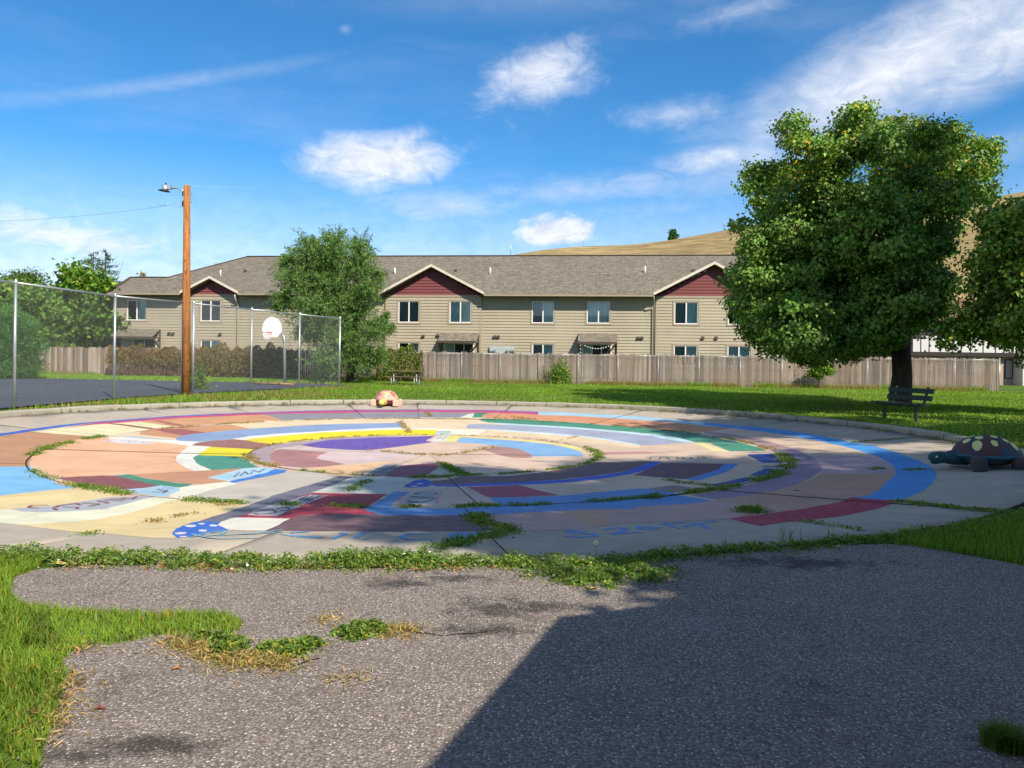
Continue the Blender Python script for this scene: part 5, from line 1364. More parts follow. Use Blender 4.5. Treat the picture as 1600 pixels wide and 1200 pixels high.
# the thick leafy strip along the near rim
w1 = along([(-40, 868), (60, 872), (200, 877), (350, 879), (500, 881), (640, 881), (760, 880), (850, 884), (930, 884)], .022, .10, 1, s=(.5, 1.2)) + along([(520, 882), (600, 876), (660, 880)], .02, .06, 2, s=(.9, 1.6)) + along([(850, 890), (905, 908), (950, 915)], .016, .09, 3, s=(.5, 1.0))
weeds('weed_strip', 'thick sunlit strip of leafy weeds between the court and the asphalt', w1, .075, 62, .030, .014, 101, flowers=.006, zf=flat, tint=(1.05, 1.0, 1.0))
w2 = along([(930, 900), (990, 905), (1010, 895), (960, 885)], .016, .09, 4) + along([(940, 884), (1010, 872), (1080, 866), (1160, 861), (1240, 855), (1330, 848), (1420, 840), (1500, 828), (1600, 808), (1700, 785)], .026, .07, 5, s=(.5, 1.0))
weeds('weed_strip', 'shaded strip of low leafy weeds along the right near rim', w2, .062, 52, .030, .014, 102, zf=flat)
dw = along([(60, 884), (300, 888), (500, 891), (700, 888), (840, 884), (860, 905)], .05, .05, 6, s=(.4, .9), keep=.5)
weeds('dry_weeds', 'dried rusty weed edge between the leafy strip and the asphalt', dw, .03, 26, .035, .012, 103, M_DRY, (1, 1, 1), (1.1, .55, .3), .3, zf=flat)
# clumps growing through the cracked asphalt
for k, (lab, ps, hh) in enumerate((('dark leafy weed clump at the end of the grass tongue on the asphalt', [(320, 1000), (345, 1006), (368, 1012), (350, 1020)], .055), ('leafy weed clump in the asphalt crack left of the small one', [(418, 1020), (440, 1014), (462, 1018), (484, 1012), (450, 1024)], .05), ('low leafy weed clump topmost in the asphalt crack', [(545, 992), (565, 986), (588, 985), (556, 995)], .05))):
    pl = [(*h0(x + random.gauss(0, 5), y + random.gauss(0, 2.0)), random.uniform(.6, 1.1)) for (x, y) in ps for _ in range(9)]
    weeds('weed_clump', lab, pl, hh, 64, .036, .014, 110 + k, zf=flat, tint=(1.0, .95, .95), spread=.034, altp=.14)
dd = along([(90, 1008), (110, 1015)], .02, .05, 30) + along([(330, 1024), (400, 1036), (450, 1042)], .012, .04, 31) + along([(600, 990), (645, 987)], .012, .035, 32) + along([(60, 1160), (90, 1090), (110, 1060)], .03, .04, 33) + along([(260, 1005), (330, 1020)], .016, .04, 34) + along([(500, 968), (525, 968)], .03, .02, 35) + along([(530, 1063), (545, 1060)], .02, .02, 36)
weeds('dry_grass', 'tan dried grass in the asphalt cracks at lower left', dd, .03, 40, .05, .006, 120, M_DRY, (1.1, 1.05, .9), (.7, .9, .5), .25, zf=flat, cat='grass')
# weeds in the joints of the court
J = []
ringpt = lambda r_, a: (CX + r_ * math.cos(a), CY + r_ * math.sin(a))
def arc(r_, a0, a1, step, jit, seed, keep=1.0, s=(.5, 1.0)):
    a1 = a0 + (a1 - a0 + math.pi) % (2 * math.pi) - math.pi
    rnd = random.Random(seed); n = int(abs(a1 - a0) * r_ / step); out = []
    for i in range(n):
        if rnd.random() > keep: continue
        if math.sin((a0 + (a1 - a0) * i / n) * 21 + seed) + math.sin((a0 + (a1 - a0) * i / n) * 47 + seed * 2) < -.55: continue
        a = a0 + (a1 - a0) * (i + rnd.random()) / n; x, y = ringpt(r_ + rnd.gauss(0, jit), a); out.append((x, y, rnd.uniform(*s)))
    return out
aL = phi(49, 716); 
def A(px, py):
    a = phi(px, py); return a if a > -1e9 else a
green = arc(R2, A(160, 682), A(55, 712), .03, .05, 50, s=(.6, 1.1)) + arc(R2, A(60, 730), A(90, 750), .05, .04, 51, keep=.7, s=(.4, .8)) + arc(R2, A(120, 758), A(245, 776), .03, .06, 52, s=(.6, 1.1)) + arc(R2, A(300, 780), A(470, 789), .03, .05, 53, s=(.6, 1.1))
green += arc(R2, A(520, 792), A(575, 793), .035, .04, 54, s=(.6, 1.3)) + arc(R2, A(625, 793), A(780, 791), .03, .05, 55, s=(.5, 1.1)) + arc(R2, A(790, 791), A(1020, 777), .04, .04, 56, keep=.85, s=(.5, 1.1)) + arc(R2, A(1020, 777), A(1095, 770), .025, .05, 57, s=(.8, 1.5)) + arc(R2, A(1095, 770), A(1212, 706), .03, .07, 58, s=(.6, 1.1))
green += arc(R2, A(1150, 688), A(960, 664), .06, .03, 59, keep=.9, s=(.4, .8)) + arc(R2, A(940, 662), A(760, 653), .12, .03, 60, keep=.7, s=(.3, .6))
green += arc(R3, A(700, 744), A(905, 723), .04, .03, 61, keep=.9, s=(.5, 1.0)) + arc(R3, A(905, 723), A(915, 699), .03, .05, 62, s=(.6, 1.0)) + arc(R3, A(580, 745), A(470, 735), .06, .03, 63, keep=.7, s=(.5, .9))
green += along([(690, 724), (700, 731), (715, 738), (728, 743)], .03, .05, 64, hb) + along([(645, 746), (700, 746)], .03, .05, 65, hb) + along([(545, 768), (560, 759), (575, 751)], .06, .03, 66, hb, .8) + along([(1040, 751), (1080, 757), (1110, 760)], .05, .03, 67, hb, .8)
green += along([(745, 805), (752, 815), (768, 822), (800, 830), (780, 836), (745, 843), (705, 853), (685, 858)], .022, .06, 68, hb, 1, (.5, 1.1)) + along([(1165, 800), (1172, 797), (1178, 801)], .02, .05, 69, hb, 1, (1.0, 1.6)) + along([(1243, 814), (1300, 822), (1345, 831)], .06, .02, 70, hb, .7, (.3, .7)) + along([(1395, 784), (1440, 788), (1500, 795), (1570, 801)], .03, .02, 71, hb, .9, (.4, .8)) + along([(1330, 691), (1420, 686)], .05, .02, 72, hb, .7, (.3, .6)) + along([(1365, 734), (1378, 732)], .03, .03, 73, hb, 1, (.5, .8)) + along([(1413, 735), (1445, 734)], .03, .02, 74, hb, 1, (.4, .7))
green += along([(130, 836), (150, 834)], .03, .02, 75, hb, 1, (.4, .8))
weeds('joint_weeds', 'green leafy weeds rooted in the ring joints of the painted court', green, .045, 40, .034, .014, 130, zf=flat, altp=.15)
tanw = arc(R2, A(240, 669), A(745, 653), .05, .04, 76, keep=.9, s=(.4, .9)) + arc(R3, A(440, 729), A(388, 708), .03, .06, 77, s=(.5, 1.0)) + arc(R3, A(395, 702), A(600, 682), .05, .03, 78, keep=.9, s=(.4, .8)) + arc(R3, A(600, 682), A(900, 696), .09, .03, 79, keep=.8, s=(.3, .7)) + along([(580, 704), (640, 710), (700, 712), (735, 706), (770, 699)], .05, .06, 80, hb, .9, (.4, .9)) + along([(627, 659), (632, 668), (640, 677)], .06, .05, 81, hb, 1, (.5, .9)) + along([(668, 644), (672, 652)], .04, .06, 82, hb, 1, (.6, 1.0)) + along([(860, 692), (905, 682)], .08, .03, 83, hb, .7, (.3, .6)) + along([(912, 679), (945, 677)], .08, .03, 84, hb, .6, (.3, .6)) + arc(R2, A(1205, 703), A(1150, 690), .04, .06, 85, s=(.5, .9)) + along([(762, 653), (840, 656), (800, 651)], .06, .06, 86, hb, .8, (.4, .8)) + along([(250, 817), (235, 815)], .03, .02, 87, hb, 1, (.3, .6)) + along([(228, 817), (310, 802)], .07, .02, 88, hb, .7, (.3, .7)) + along([(340, 790), (360, 789)], .03, .03, 89, hb, 1, (.4, .6)) + arc(R2, A(90, 750), A(130, 760), .05, .04, 90, s=(.4, .8))
weeds('joint_weeds', 'straw coloured dry weeds in the far and inner joints of the court', tanw, .05, 26, .045, .012, 131, M_DRY, (1, .98, .85), (.55, .75, .35), .3, zf=flat, up=.4)
kb = []
rnd = random.Random(77)
for i in range(330):
    a = rnd.uniform(-.4, 2.9); x, y = ringpt(RAD - rnd.uniform(0, .07), a); kb.append((x, y, rnd.uniform(.2, .8) * (1.5 if rnd.random() < .1 else 1)))
weeds('kerb_weeds', 'scattered small weeds along the foot of the far kerb', kb, .10, 30, .05, .014, 132, M_WEED, (.9, .7, .8), (1.7, 1.0, 1.6), .6, zf=lambda x, y: -.005, spread=.1)
# weeds and tall dry stalks by the pole and fences
pk = hg(312, 608)
weeds('leafy_weed', 'bushy green weed at the foot of the utility pole', [(pk.x + random.gauss(0, .25), pk.y + random.gauss(0, .15), random.uniform(.7, 1.3)) for _ in range(26)], .85, 55, .09, .05, 133, spread=.14, altp=.12, cat='plant')
# bush and sapling in front of the wood fence
bb = hg(874, 600)
weeds('leafy_bush', 'small bright green bush against the wood fence', [(bb.x + random.gauss(0, .28), bb.y + random.gauss(0, .2), random.uniform(.5, 1.15)) for _ in range(46)], 1.55, 70, .12, .07, 134, spread=.22, altp=.1, cat='bush', tint=(1.1, 1.1, 1.0))
sp = hg(1279, 607)
bls = [(sp.x, sp.y, sp.z + 1.0, .45), (sp.x + .5, sp.y, sp.z + 1.1, .4), (sp.x - .3, sp.y, sp.z + .9, .3), (sp.x + .1, sp.y, sp.z + 1.3, .35)]
tree('sapling', 'thin young tree in front of the wood fence left of the maple trunk', sp, bls, .05, .6, 2600, .12, .09, 61, (1.5, 1.3, .9), limbs=4, clump=.12)
for k, (px, lab) in enumerate(((1205, 'ragged low weed patch at the fence foot under the maple'), (1395, 'low green weed patch at the fence foot beside the maple trunk'))):
    p = hg(px, 605)
    weeds('weed_patch', lab, [(p.x + random.gauss(0, .7), p.y + random.gauss(0, .2), random.uniform(.4, 1.0)) for _ in range(24)], .5, 40, .1, .05, 140 + k, spread=.2, altp=.25)
# ------------------------------------------------------------------ fences
def wood_nodes(nt, g, base):
    wn = nt.node('ShaderNodeTexWhiteNoise', noise_dimensions='1D'); nt.put(wn.inputs['W'], nt.m('FLOOR', nt.m('MULTIPLY', nt.vm('DOT_PRODUCT', g, (0.9929, -0.1191, 0), out=1), 1 / .1405))); oi = wn.outputs[0]
    tint_ = nt.m('ADD', nt.m('MULTIPLY', oi, 0.8), nt.m('MULTIPLY', nt.noise(nt.mapping(g, (1.4, 1.4, .4)), 1, 4), .45))
    c = nt.mix(nt.rng(tint_, .25, .95), scaled(base, .42), scaled(base, 1.42))
    st = nt.noise(nt.mapping(g, (40, 40, 1.6)), 1.0, 5, .7)
    c = nt.mix(nt.rng(st, .45, .7, 0, .5), c, scaled(base, .38))
    warm = nt.rng(nt.noise(g, .7, 4), .42, .62, 0, .55)
    c = nt.mix(warm, c, (0.27, 0.175, 0.115))
    return c, st, .004
M_BOARD = material('weathered_fence_board', (0.315, 0.250, 0.20), .95, .1, build=wood_nodes)
def FL(s): return Vector((-4.0 + s, 47.7 - .12 * s, 0))          # along the fence line
FDIR = (FL(1) - FL(0)).normalized(); FNRM = Vector((FDIR.y, -FDIR.x, 0))
S0, S1 = -27.6, 31.8
def board_mesh(seed):
    rnd = random.Random(seed); h_ = 1.83 + rnd.uniform(-.05, .03); w_ = .124; t = .018; mb = MB()
    e = rnd.uniform(-.008, .008)
    mb.add([(-w_/2, 0, -.03), (w_/2, 0, -.03), (w_/2 + e, 0, h_ - .03), (w_/2 - .03 + e, 0, h_), (-w_/2 + .03 + e, 0, h_), (-w_/2 + e, 0, h_ - .03)] + [(-w_/2, t, -.03), (w_/2, t, -.03), (w_/2 + e, t, h_ - .03), (w_/2 - .03 + e, t, h_), (-w_/2 + .03 + e, t, h_), (-w_/2 + e, t, h_ - .03)],
           [tuple(range(6))[::-1], tuple(range(6, 12)), (0, 1, 7, 6), (1, 2, 8, 7), (2, 3, 9, 8), (3, 4, 10, 9), (4, 5, 11, 10), (5, 0, 6, 11)])
    me = bpy.data.meshes.new('board'); me.from_pydata(mb.v, [], [f[::-1] for f in mb.f]); me.materials.append(M_BOARD); me.update(); return me
fence = tag(empty('wood_fence', FL(0) + Vector((0, 0, .3))), 'long weathered grey board fence along the back of the lawn', 'fence')
var = [board_mesh(i) for i in range(7)]
rnd = random.Random(8); cnt = 0; s = S1; inv_f = inv(fence); far = MB()
while s > S0:
    p = FL(s); z = ground(p.x, p.y) + .02
    j = rnd.uniform(-.014, .014)
    if cnt < 292:
        o = bpy.data.objects.new('board', var[rnd.randrange(7)]); COL.objects.link(o); o.parent = fence; o.matrix_parent_inverse = inv_f
        o.location = p + FNRM * j + Vector((0, 0, z + rnd.uniform(-.02, .02))); o.rotation_euler = (rnd.uniform(-.01, .01), rnd.uniform(-.008, .008), math.atan2(FDIR.y, FDIR.x))
    else:
        me = var[rnd.randrange(7)]; T_ = Matrix.Translation(p + Vector((0, 0, z + rnd.uniform(-.02, .02)))) @ Matrix.Rotation(math.atan2(FDIR.y, FDIR.x), 4, 'Z')
        far.add([T_ @ v.co for v in me.vertices], [tuple(f.vertices) for f in me.polygons])
    cnt += 1; s -= .1405 + rnd.uniform(-.002, .004)
tag(far.build('board_run', M_BOARD, fence), kind='stuff')
for h_ in (.35, 1.0, 1.55):
    mb = MB(); mb.bar(FL(S0) - FNRM * .05 + Vector((0, 0, h_ + .38)), FL(S1) - FNRM * .05 + Vector((0, 0, h_ + .34)), .04, .09); mb.build('back_rail', M_BOARD, fence)
def mesh_wires(a, b, za, zb, h_, pitch=.075, r_=.0026, nrm=None):
    """diagonal wires of a chain-link panel from a to b"""
    a, b = Vector(a), Vector(b); L_ = (b - a).length; d = (b - a) / L_; mb = MB()
    def Pt(u, v): return a + d * u + Vector((0, 0, za + (zb - za) * u / L_ + v))
    V = []; F = []
    for sgn in (1, -1):
        u = -h_ if sgn > 0 else 0.0
        end = L_ if sgn > 0 else L_ + h_
        while u < end:
            # wire u + sgn*v, clipped to the panel
            v0, v1 = 0.0, h_
            if sgn > 0: v0 = max(v0, -u); v1 = min(v1, L_ - u)
            else: v0 = max(v0, u - L_); v1 = min(v1, u)
            if v1 - v0 > .02:
                p, q = Pt(u + sgn * v0, v0), Pt(u + sgn * v1, v1)
                t = (q - p).normalized(); n_ = d.cross(Vector((0, 0, 1))); m_ = t.cross(n_)
                ns = max(1, int((q - p).length / .7))
                for i in range(ns + 1):
                    k = len(V); pp = p.lerp(q, i / ns)
                    for ang in (0, 2.094, 4.189): V.append(pp + (n_ * math.cos(ang) + m_ * math.sin(ang)) * r_)
                    if i: F += [(k - 3, k - 2, k + 1, k), (k - 2, k - 1, k + 2, k + 1), (k - 1, k - 3, k, k + 2)]
            u += pitch
    return mesh_np('wire_mesh', V, F)
def chain_fence(label, line, h_, posts, zs, rail=True, pr=.045, **kw):
    """line: start and end; posts: points with ground heights"""
    root = tag(empty('chain_link_fence', Vector(posts[0]) + Vector((0, 0, zs[0]))), label, 'fence')
    for i, (p, z) in enumerate(zip(posts, zs)):
        mb = MB(); r_ = pr * (1.25 if i in (0, len(posts) - 1) else 1)
        mb.tube([Vector(p) + Vector((0, 0, z - .2)), Vector(p) + Vector((0, 0, z + h_ + .03))], r_, 10); mb.lathe([(r_ * 1.25, h_ + z), (r_ * 1.25, h_ + z + .05), (r_ * .5, h_ + z + .10), (0, h_ + z + .11)], 10, Matrix.Translation(p)); mb.build('post', M_GALV, root)
    for (p, z), (q, z2) in zip(zip(posts, zs), list(zip(posts, zs))[1:]):
        a, b = Vector(p), Vector(q)
        if rail:
            mb = MB(); mb.tube([a + Vector((0, 0, z + h_)), b + Vector((0, 0, z2 + h_))], pr * .75, 8); mb.build('top_rail', M_GALV, root)
        off = (b - a).normalized().cross(Vector((0, 0, 1))) * (pr + .004)
        obj('wire_mesh', mesh_wires(a + off, b + off, z + .03, z2 + .03, h_ - .05, **kw), root, M_WIRE)
    return root
cf = FNRM * .12
pl = [FL(s_) + cf for s_ in np.linspace(S0 + 19, S1, 18)]
chain_fence('low chain-link fence right in front of the wood boards', None, 1.78, pl, [ground(p.x, p.y) for p in pl], pr=.02, pitch=.10, r_=.0042)
FH = 3.35
pA = [at(-60, 648, 19.2), at(22, 637, 20.7), at(178, 620, 24.8), at(284, 614, 28.0)]
pA = [Vector((p.x, p.y, 0)) for p in pA]
pA.insert(0, pA[0] + (pA[0] - pA[1]) * 1.6)
chain_fence('tall chain-link fence left of the utility pole', None, FH, pA, [max(.18, ground(p.x, p.y)) for p in pA], r_=.0015, pr=.038)
pB = [at(301, 613, 28.8), at(392, 608, 32.2), at(467, 603.5, 35.2), at(530, 600, 38.2)]
pB = [Vector((p.x, p.y, 0)) for p in pB]
chain_fence('tall chain-link fence between the utility pole and the elm', None, FH, pB, [ground(p.x, p.y) for p in pB], r_=.0015, pr=.038)

# ------------------------------------------------------------------ brown vine hedge hanging over the back fence
def hedge(label, xa, xb, yt, yb, D, n, seed, tints, stems, vmin=0.0):
    rng = np.random.default_rng(seed); p, q = at(xa, yb, D), at(xb, yb, D)
    zt = at((xa + xb) / 2, yt, D).z; zb_ = .3
    p.z = q.z = zb_; root = tag(empty('vine_hedge', (p + q) / 2), label, 'hedge')
    u = rng.random(n); v = vmin + (1 - vmin) * rng.random(n) ** .75; nz = sum(np.sin(u * k_ * (q.x - p.x) + k_ * k_) for k_ in (2.1, 3.7, 6.3, 9.1)) * .05
    C = np.column_stack([p.x + (q.x - p.x) * u, p.y + (q.y - p.y) * u - .1 - np.abs(rng.normal(size=n)) * .32 * np.sin(v * 2.6 + .3), zb_ + (zt - zb_) * v * (1 + nz * v)])
    ti = np.array(tints)[rng.integers(0, len(tints), n)] * (.6 + .7 * rng.random((n, 1)))
    tag(obj('foliage', leaf_mesh('foliage', C, .13 * (.6 + .8 * rng.random(n)), .07, ti, .2, .5, rng=rng), root, M_LEAF), kind='stuff')
    mb = MB()
    for i in range(stems):
        a = rng.random(); x0 = p.lerp(q, a); x1 = x0 + Vector((rng.normal() * .3, -.25 - .2 * rng.random(), (zt - zb_) * (.6 + .45 * rng.random())))
        limb(mb, x0 + Vector((0, -.15, 0)), x1, .014, .006, rng, n=4, seg=4)
    mb.build('stems', M_TWIG, root)
hedge('reddish brown vine hedge over the fence behind the ball court', 172, 300, 543, 596, 49.0, 6500, 71, [(2.6, .75, 1.6), (2.0, .75, 1.5), (3.0, 1.2, 2.0), (1.0, .8, .9), (1.5, .55, 1.1)], 420, .42)
hedge('shadowed brown vine hedge behind the basketball hoop', 300, 470, 542, 597, 48.0, 9500, 72, [(2.2, .8, 1.6), (1.7, .75, 1.4), (2.5, 1.0, 1.7), (1.0, .8, .9)], 560)
hedge('small leafy vine draped over the fence behind the picnic table', 590, 660, 545, 590, 46.9, 4200, 73, [(1.3, 1.1, .8), (2.0, 1.1, .8), (1.0, .9, .8)], 90)

# ------------------------------------------------------------------ utility pole with lamp
def pole_nodes(nt, g, base):
    v = nt.noise(nt.mapping(g, (34, 34, 1.1)), 1.0, 6, .7); k = nt.noise(nt.mapping(g, (14, 14, 5)), 1, 3, .6)
    c = nt.mix(nt.rng(v, .35, .65), scaled(base, .45), scaled(base, 1.35)); c = nt.mix(nt.rng(k, .60, .68, 0, .9), c, scaled(base, .2)); c = nt.mix(nt.rng(nt.noise(nt.mapping(g, (60, 60, .6)), 1, 3), .62, .68, 0, .85), c, scaled(base, .15))
    return c, v, .02
M_POLE = material('orange_brown_pole', (0.40, 0.165, 0.055), .9, .15, build=pole_nodes)
def utility_pole():
    b = at(290.5, 615, 28.0); b.z = ground(b.x, b.y); t = at(292.2, 290, 28.0)
    root = tag(empty('utility_pole', b), 'tall orange-brown wooden utility pole with a lamp arm', 'utility pole')
    mb = MB(); mb.tube([b + Vector((0, 0, -.2)), b.lerp(t, .5), t], [.155, .135, .115], 16); mb.build('shaft', M_POLE, root)
    arm = [at(288, 300, 28), at(284, 296.5, 28), at(278, 293.8, 28), at(266, 294, 28)]
    mb = MB(); mb.tube(arm, .028, 8); mb.build('lamp_arm', M_GALV, root)
    mb = MB(); hd = at(258, 295, 28)
    mb.lathe([(0, .16), (.06, .15), (.10, .08), (.12, 0), (.11, -.04)], 14, Matrix.Translation(hd)); mb.box(hd.x, hd.x + .22, hd.y - .07, hd.y + .07, hd.z - .02, hd.z + .12); lh = mb.build('lamp_head', M_GALV, root)
    mb = MB(); mb.lathe([(.10, 0), (.20, -.035), (.22, -.05), (.0, -.055)], 16, Matrix.Translation(hd + Vector((-.03, 0, -.035))) @ Matrix.Rotation(R(6), 4, 'Y')); mb.build('lamp_shade', M_BLACK, lh)
    mb = MB(); mb.tube([hd + Vector((.02, 0, .14)), hd + Vector((.02, 0, .22))], .03, 8); mb.build('light_sensor', M_BLACK, lh)
    for y in (303, 327, 330): 
        mb = MB(); c = at(287.3, y - 10 if y > 320 else y, 28); mb.box(c.x - .05, c.x + .04, c.y - .04, c.y + .04, c.z - .07, c.z + .07); mb.build('bracket', M_BLACK, root)
    mb = MB(); c = at(296.6, 303, 28)
    for yy in (302, 314): c = at(297.4, yy, 28); mb.box(c.x - .05, c.x + .03, c.y - .03, c.y + .03, c.z - .04, c.z + .04)
    mb.build('bolt', M_GALV, root)
    A_ = at(287, 317, 28); B_ = at(-260, 334, 34)
    pts = [A_.lerp(B_, i / 20) + Vector((0, 0, -.5 * 4 * (i / 20) * (1 - i / 20))) for i in range(21)]
    mb = MB(); mb.tube(pts, .006, 4); lp = []
    lp2 = [at(x, y, 28) for x, y in ((246, 318), (251, 321), (258, 321), (263, 317.5))]; mb.tube(lp2, .008, 4)
    lp3 = [at(x, y, 28) for x, y in ((273, 315), (277, 320), (281, 323.5), (287, 322))]; mb.tube(lp3, .008, 4)
    o = mb.build('service_wire', M_GALV); tag(o, 'thin service wire running left from the utility pole', 'wire')
utility_pole()

# ------------------------------------------------------------------ basketball hoop
def hoop():
    D = 39.0; b = at(445, 600, D); b.z = ground(b.x, b.y); root = tag(empty('basketball_hoop', b), 'basketball hoop with a white fan-shaped backboard on a curved pole', 'basketball hoop')
    mb = MB(); top = at(444.5, 533, D)
    mb.tube([b + Vector((0, 0, -.2)), top, at(443.5, 526, D), at(440, 521, D), at(434, 518.5, D - .3), at(426, 517, D - .6)], [.07, .07, .065, .06, .05, .05], 10); mb.build('pole', M_GALV, root)
    mb = MB(); mb.tube([at(445, 538, D), at(436, 520, D - .5)], .025, 6); mb.build('brace', M_GALV, root)
    c = at(425, 514, D - .75); rx = 16.5 * D / FPX; F0 = []
    prof = [(rx * math.cos(t), rx * 1.12 * math.sin(t)) for t in np.linspace(0, math.pi, 18)] + [(-rx, -.16), (-rx * .62, -.40), (rx * .62, -.40), (rx, -.16)]
    rz = Matrix.Translation(c) @ Matrix.Rotation(R(-14), 4, 'Z'); n = len(prof)
    mb = MB(); mb.add([rz @ Vector((x, -.02, z)) for x, z in prof] + [rz @ Vector((x, .02, z)) for x, z in prof], [tuple(range(n))[::-1], tuple(range(n, 2 * n))] + [(i, (i + 1) % n, n + (i + 1) % n, n + i) for i in range(n)])
    mb.build('backboard', M_WHITE, root)
    mred = material('faded_red_rim', (.55, .16, .13), .6, .3)
    mb = MB(); rc = rz @ Vector((-.12, -.30, -.20)); rr = .21
    mb.tube([rc + Vector((rr * math.cos(t), rr * math.sin(t), 0)) for t in np.linspace(0, 6.283, 19)], .014, 6, cap=False); mb.bar(rz @ Vector((-.25, -.05, -.2)), rz @ Vector((.01, -.05, -.2)), .03, .12); mb.build('rim', mred, root)
    mb = MB()
    for i in range(12):
        for sg in (1, -1):
            pts = []
            for k in range(6):
                t = i / 12 * 6.283 + sg * k * .26; r_ = rr * (1 - .11 * k + .008 * k * k); pts.append(rc + Vector((r_ * math.cos(t), r_ * math.sin(t), -.075 * k)))
            mb.tube(pts, .009, 4)
    mb.build('net', M_WHITE, root)
hoop()
mb = MB(); a_, b_ = at(395, 599, 38.3), at(458, 600.5, 37.6); a_.z = ground(a_.x, a_.y) + .06; b_.z = ground(b_.x, b_.y) + .06
mb.tube([a_, a_.lerp(b_, .5) + Vector((0, 0, .01)), b_], .05, 8); mb.bar(a_ - Vector((0, 0, .05)), a_ + Vector((.1, 0, -.02)), .1, .04)
o = mb.build('rusty_rail', material('rusty_pipe', (.36, .20, .11), .8, .2, build=mottled(.3, 3, 30))); tag(o, 'rusty pipe lying on the asphalt below the basketball hoop', 'pipe')

# ------------------------------------------------------------------ picnic table
PARENT_LOCAL = True
def picnic_table():
    b = hg(635, 601); root = tag(empty('picnic_table', b, R(-6)), 'brown wooden picnic table with pale metal legs on the lawn', 'picnic table')
    mw = material('brown_table_plank', (.16, .115, .075), .85, .2, build=mottled(.25, 4, 30)); ml = material('pale_pipe', (.50, .50, .48), .5, .4, .4)
    L_ = 2.05
    for i in range(4):
        y = -.36 + .24 * i - .0; mb = MB(); mb.box(-L_ / 2 + .07, L_ / 2 - .07, y - .112, y + .112, .715, .755); mb.build('table_plank', mw, root)
    for sy in (-1, 1):
        for j in (0, 1):
            y = sy * (.66 + .14 * j); mb = MB(); mb.box(-L_ / 2, L_ / 2, y - .065, y + .065, .42, .455); mb.build('bench_plank', mw, root)
    for sx in (-1, 1):
        x = sx * .62
        for sy in (-1, 1):
            mb = MB(); mb.tube([(x, sy * .30, .70), (x, sy * .33, .05), (x, sy * .36, 0)], .026, 8); mb.build('leg', ml, root)
            mb = MB(); mb.tube([(x, sy * .30, .40), (x, sy * .80, .405), (x, sy * .84, 0)], .024, 8); mb.build('bench_support', ml, root)
        mb = MB(); mb.bar((x, -.42, .70), (x, .42, .70), .04, .03); mb.tube([(x, 0, .36), (x - sx * .5, 0, .70)], .018, 6); mb.bar((x, -.32, .36), (x, .32, .36), .03, .03); mb.build('brace', material('dark_brace', (.05, .045, .04), .6, .3), root)
picnic_table()

# ------------------------------------------------------------------ park bench
def bench():
    p, q = hg(1383, 652.5), hg(1432, 658); c = (p + q) / 2; d = (q - p)
    rz = math.atan2(d.y, d.x); root = tag(empty('park_bench', c, rz), 'dark green slatted park bench in the maple shade', 'bench')
    mg = material('dark_green_bench_paint', (.022, .042, .034), .6, .35, build=mottled(.2, 5, 40))
    sp = d.length / 2; L_ = sp * 2 + .5
    for i in range(3):
        y = -.22 + .16 * i; mb = MB(); mb.box(-L_ / 2, L_ / 2, y - .068, y + .068, .425, .465); mb.build('seat_slat', mg, root)
    for z in (.60, .79):
        mb = MB(); y = .22 + (z - .45) * .28; T_ = Matrix.Translation((0, y, z)) @ Matrix.Rotation(R(-16), 4, 'X'); mb.box(-L_ / 2, L_ / 2, -.018, .018, -.065, .065, T_); mb.build('back_slat', mg, root)
    for sx in (-1, 1):
        x = sx * sp
        mb = MB(); mb.box(x - .03, x + .03, -.05, .01, -.15, .40); mb.build('leg', mg, root)
        mb = MB(); mb.bar((x, -.30, .405), (x, .24, .405), .05, .04); mb.bar((x, .20, .40), (x, .36, .90), .05, .05, up=(1, 0, 0)); mb.build('back_support', mg, root)
bench()

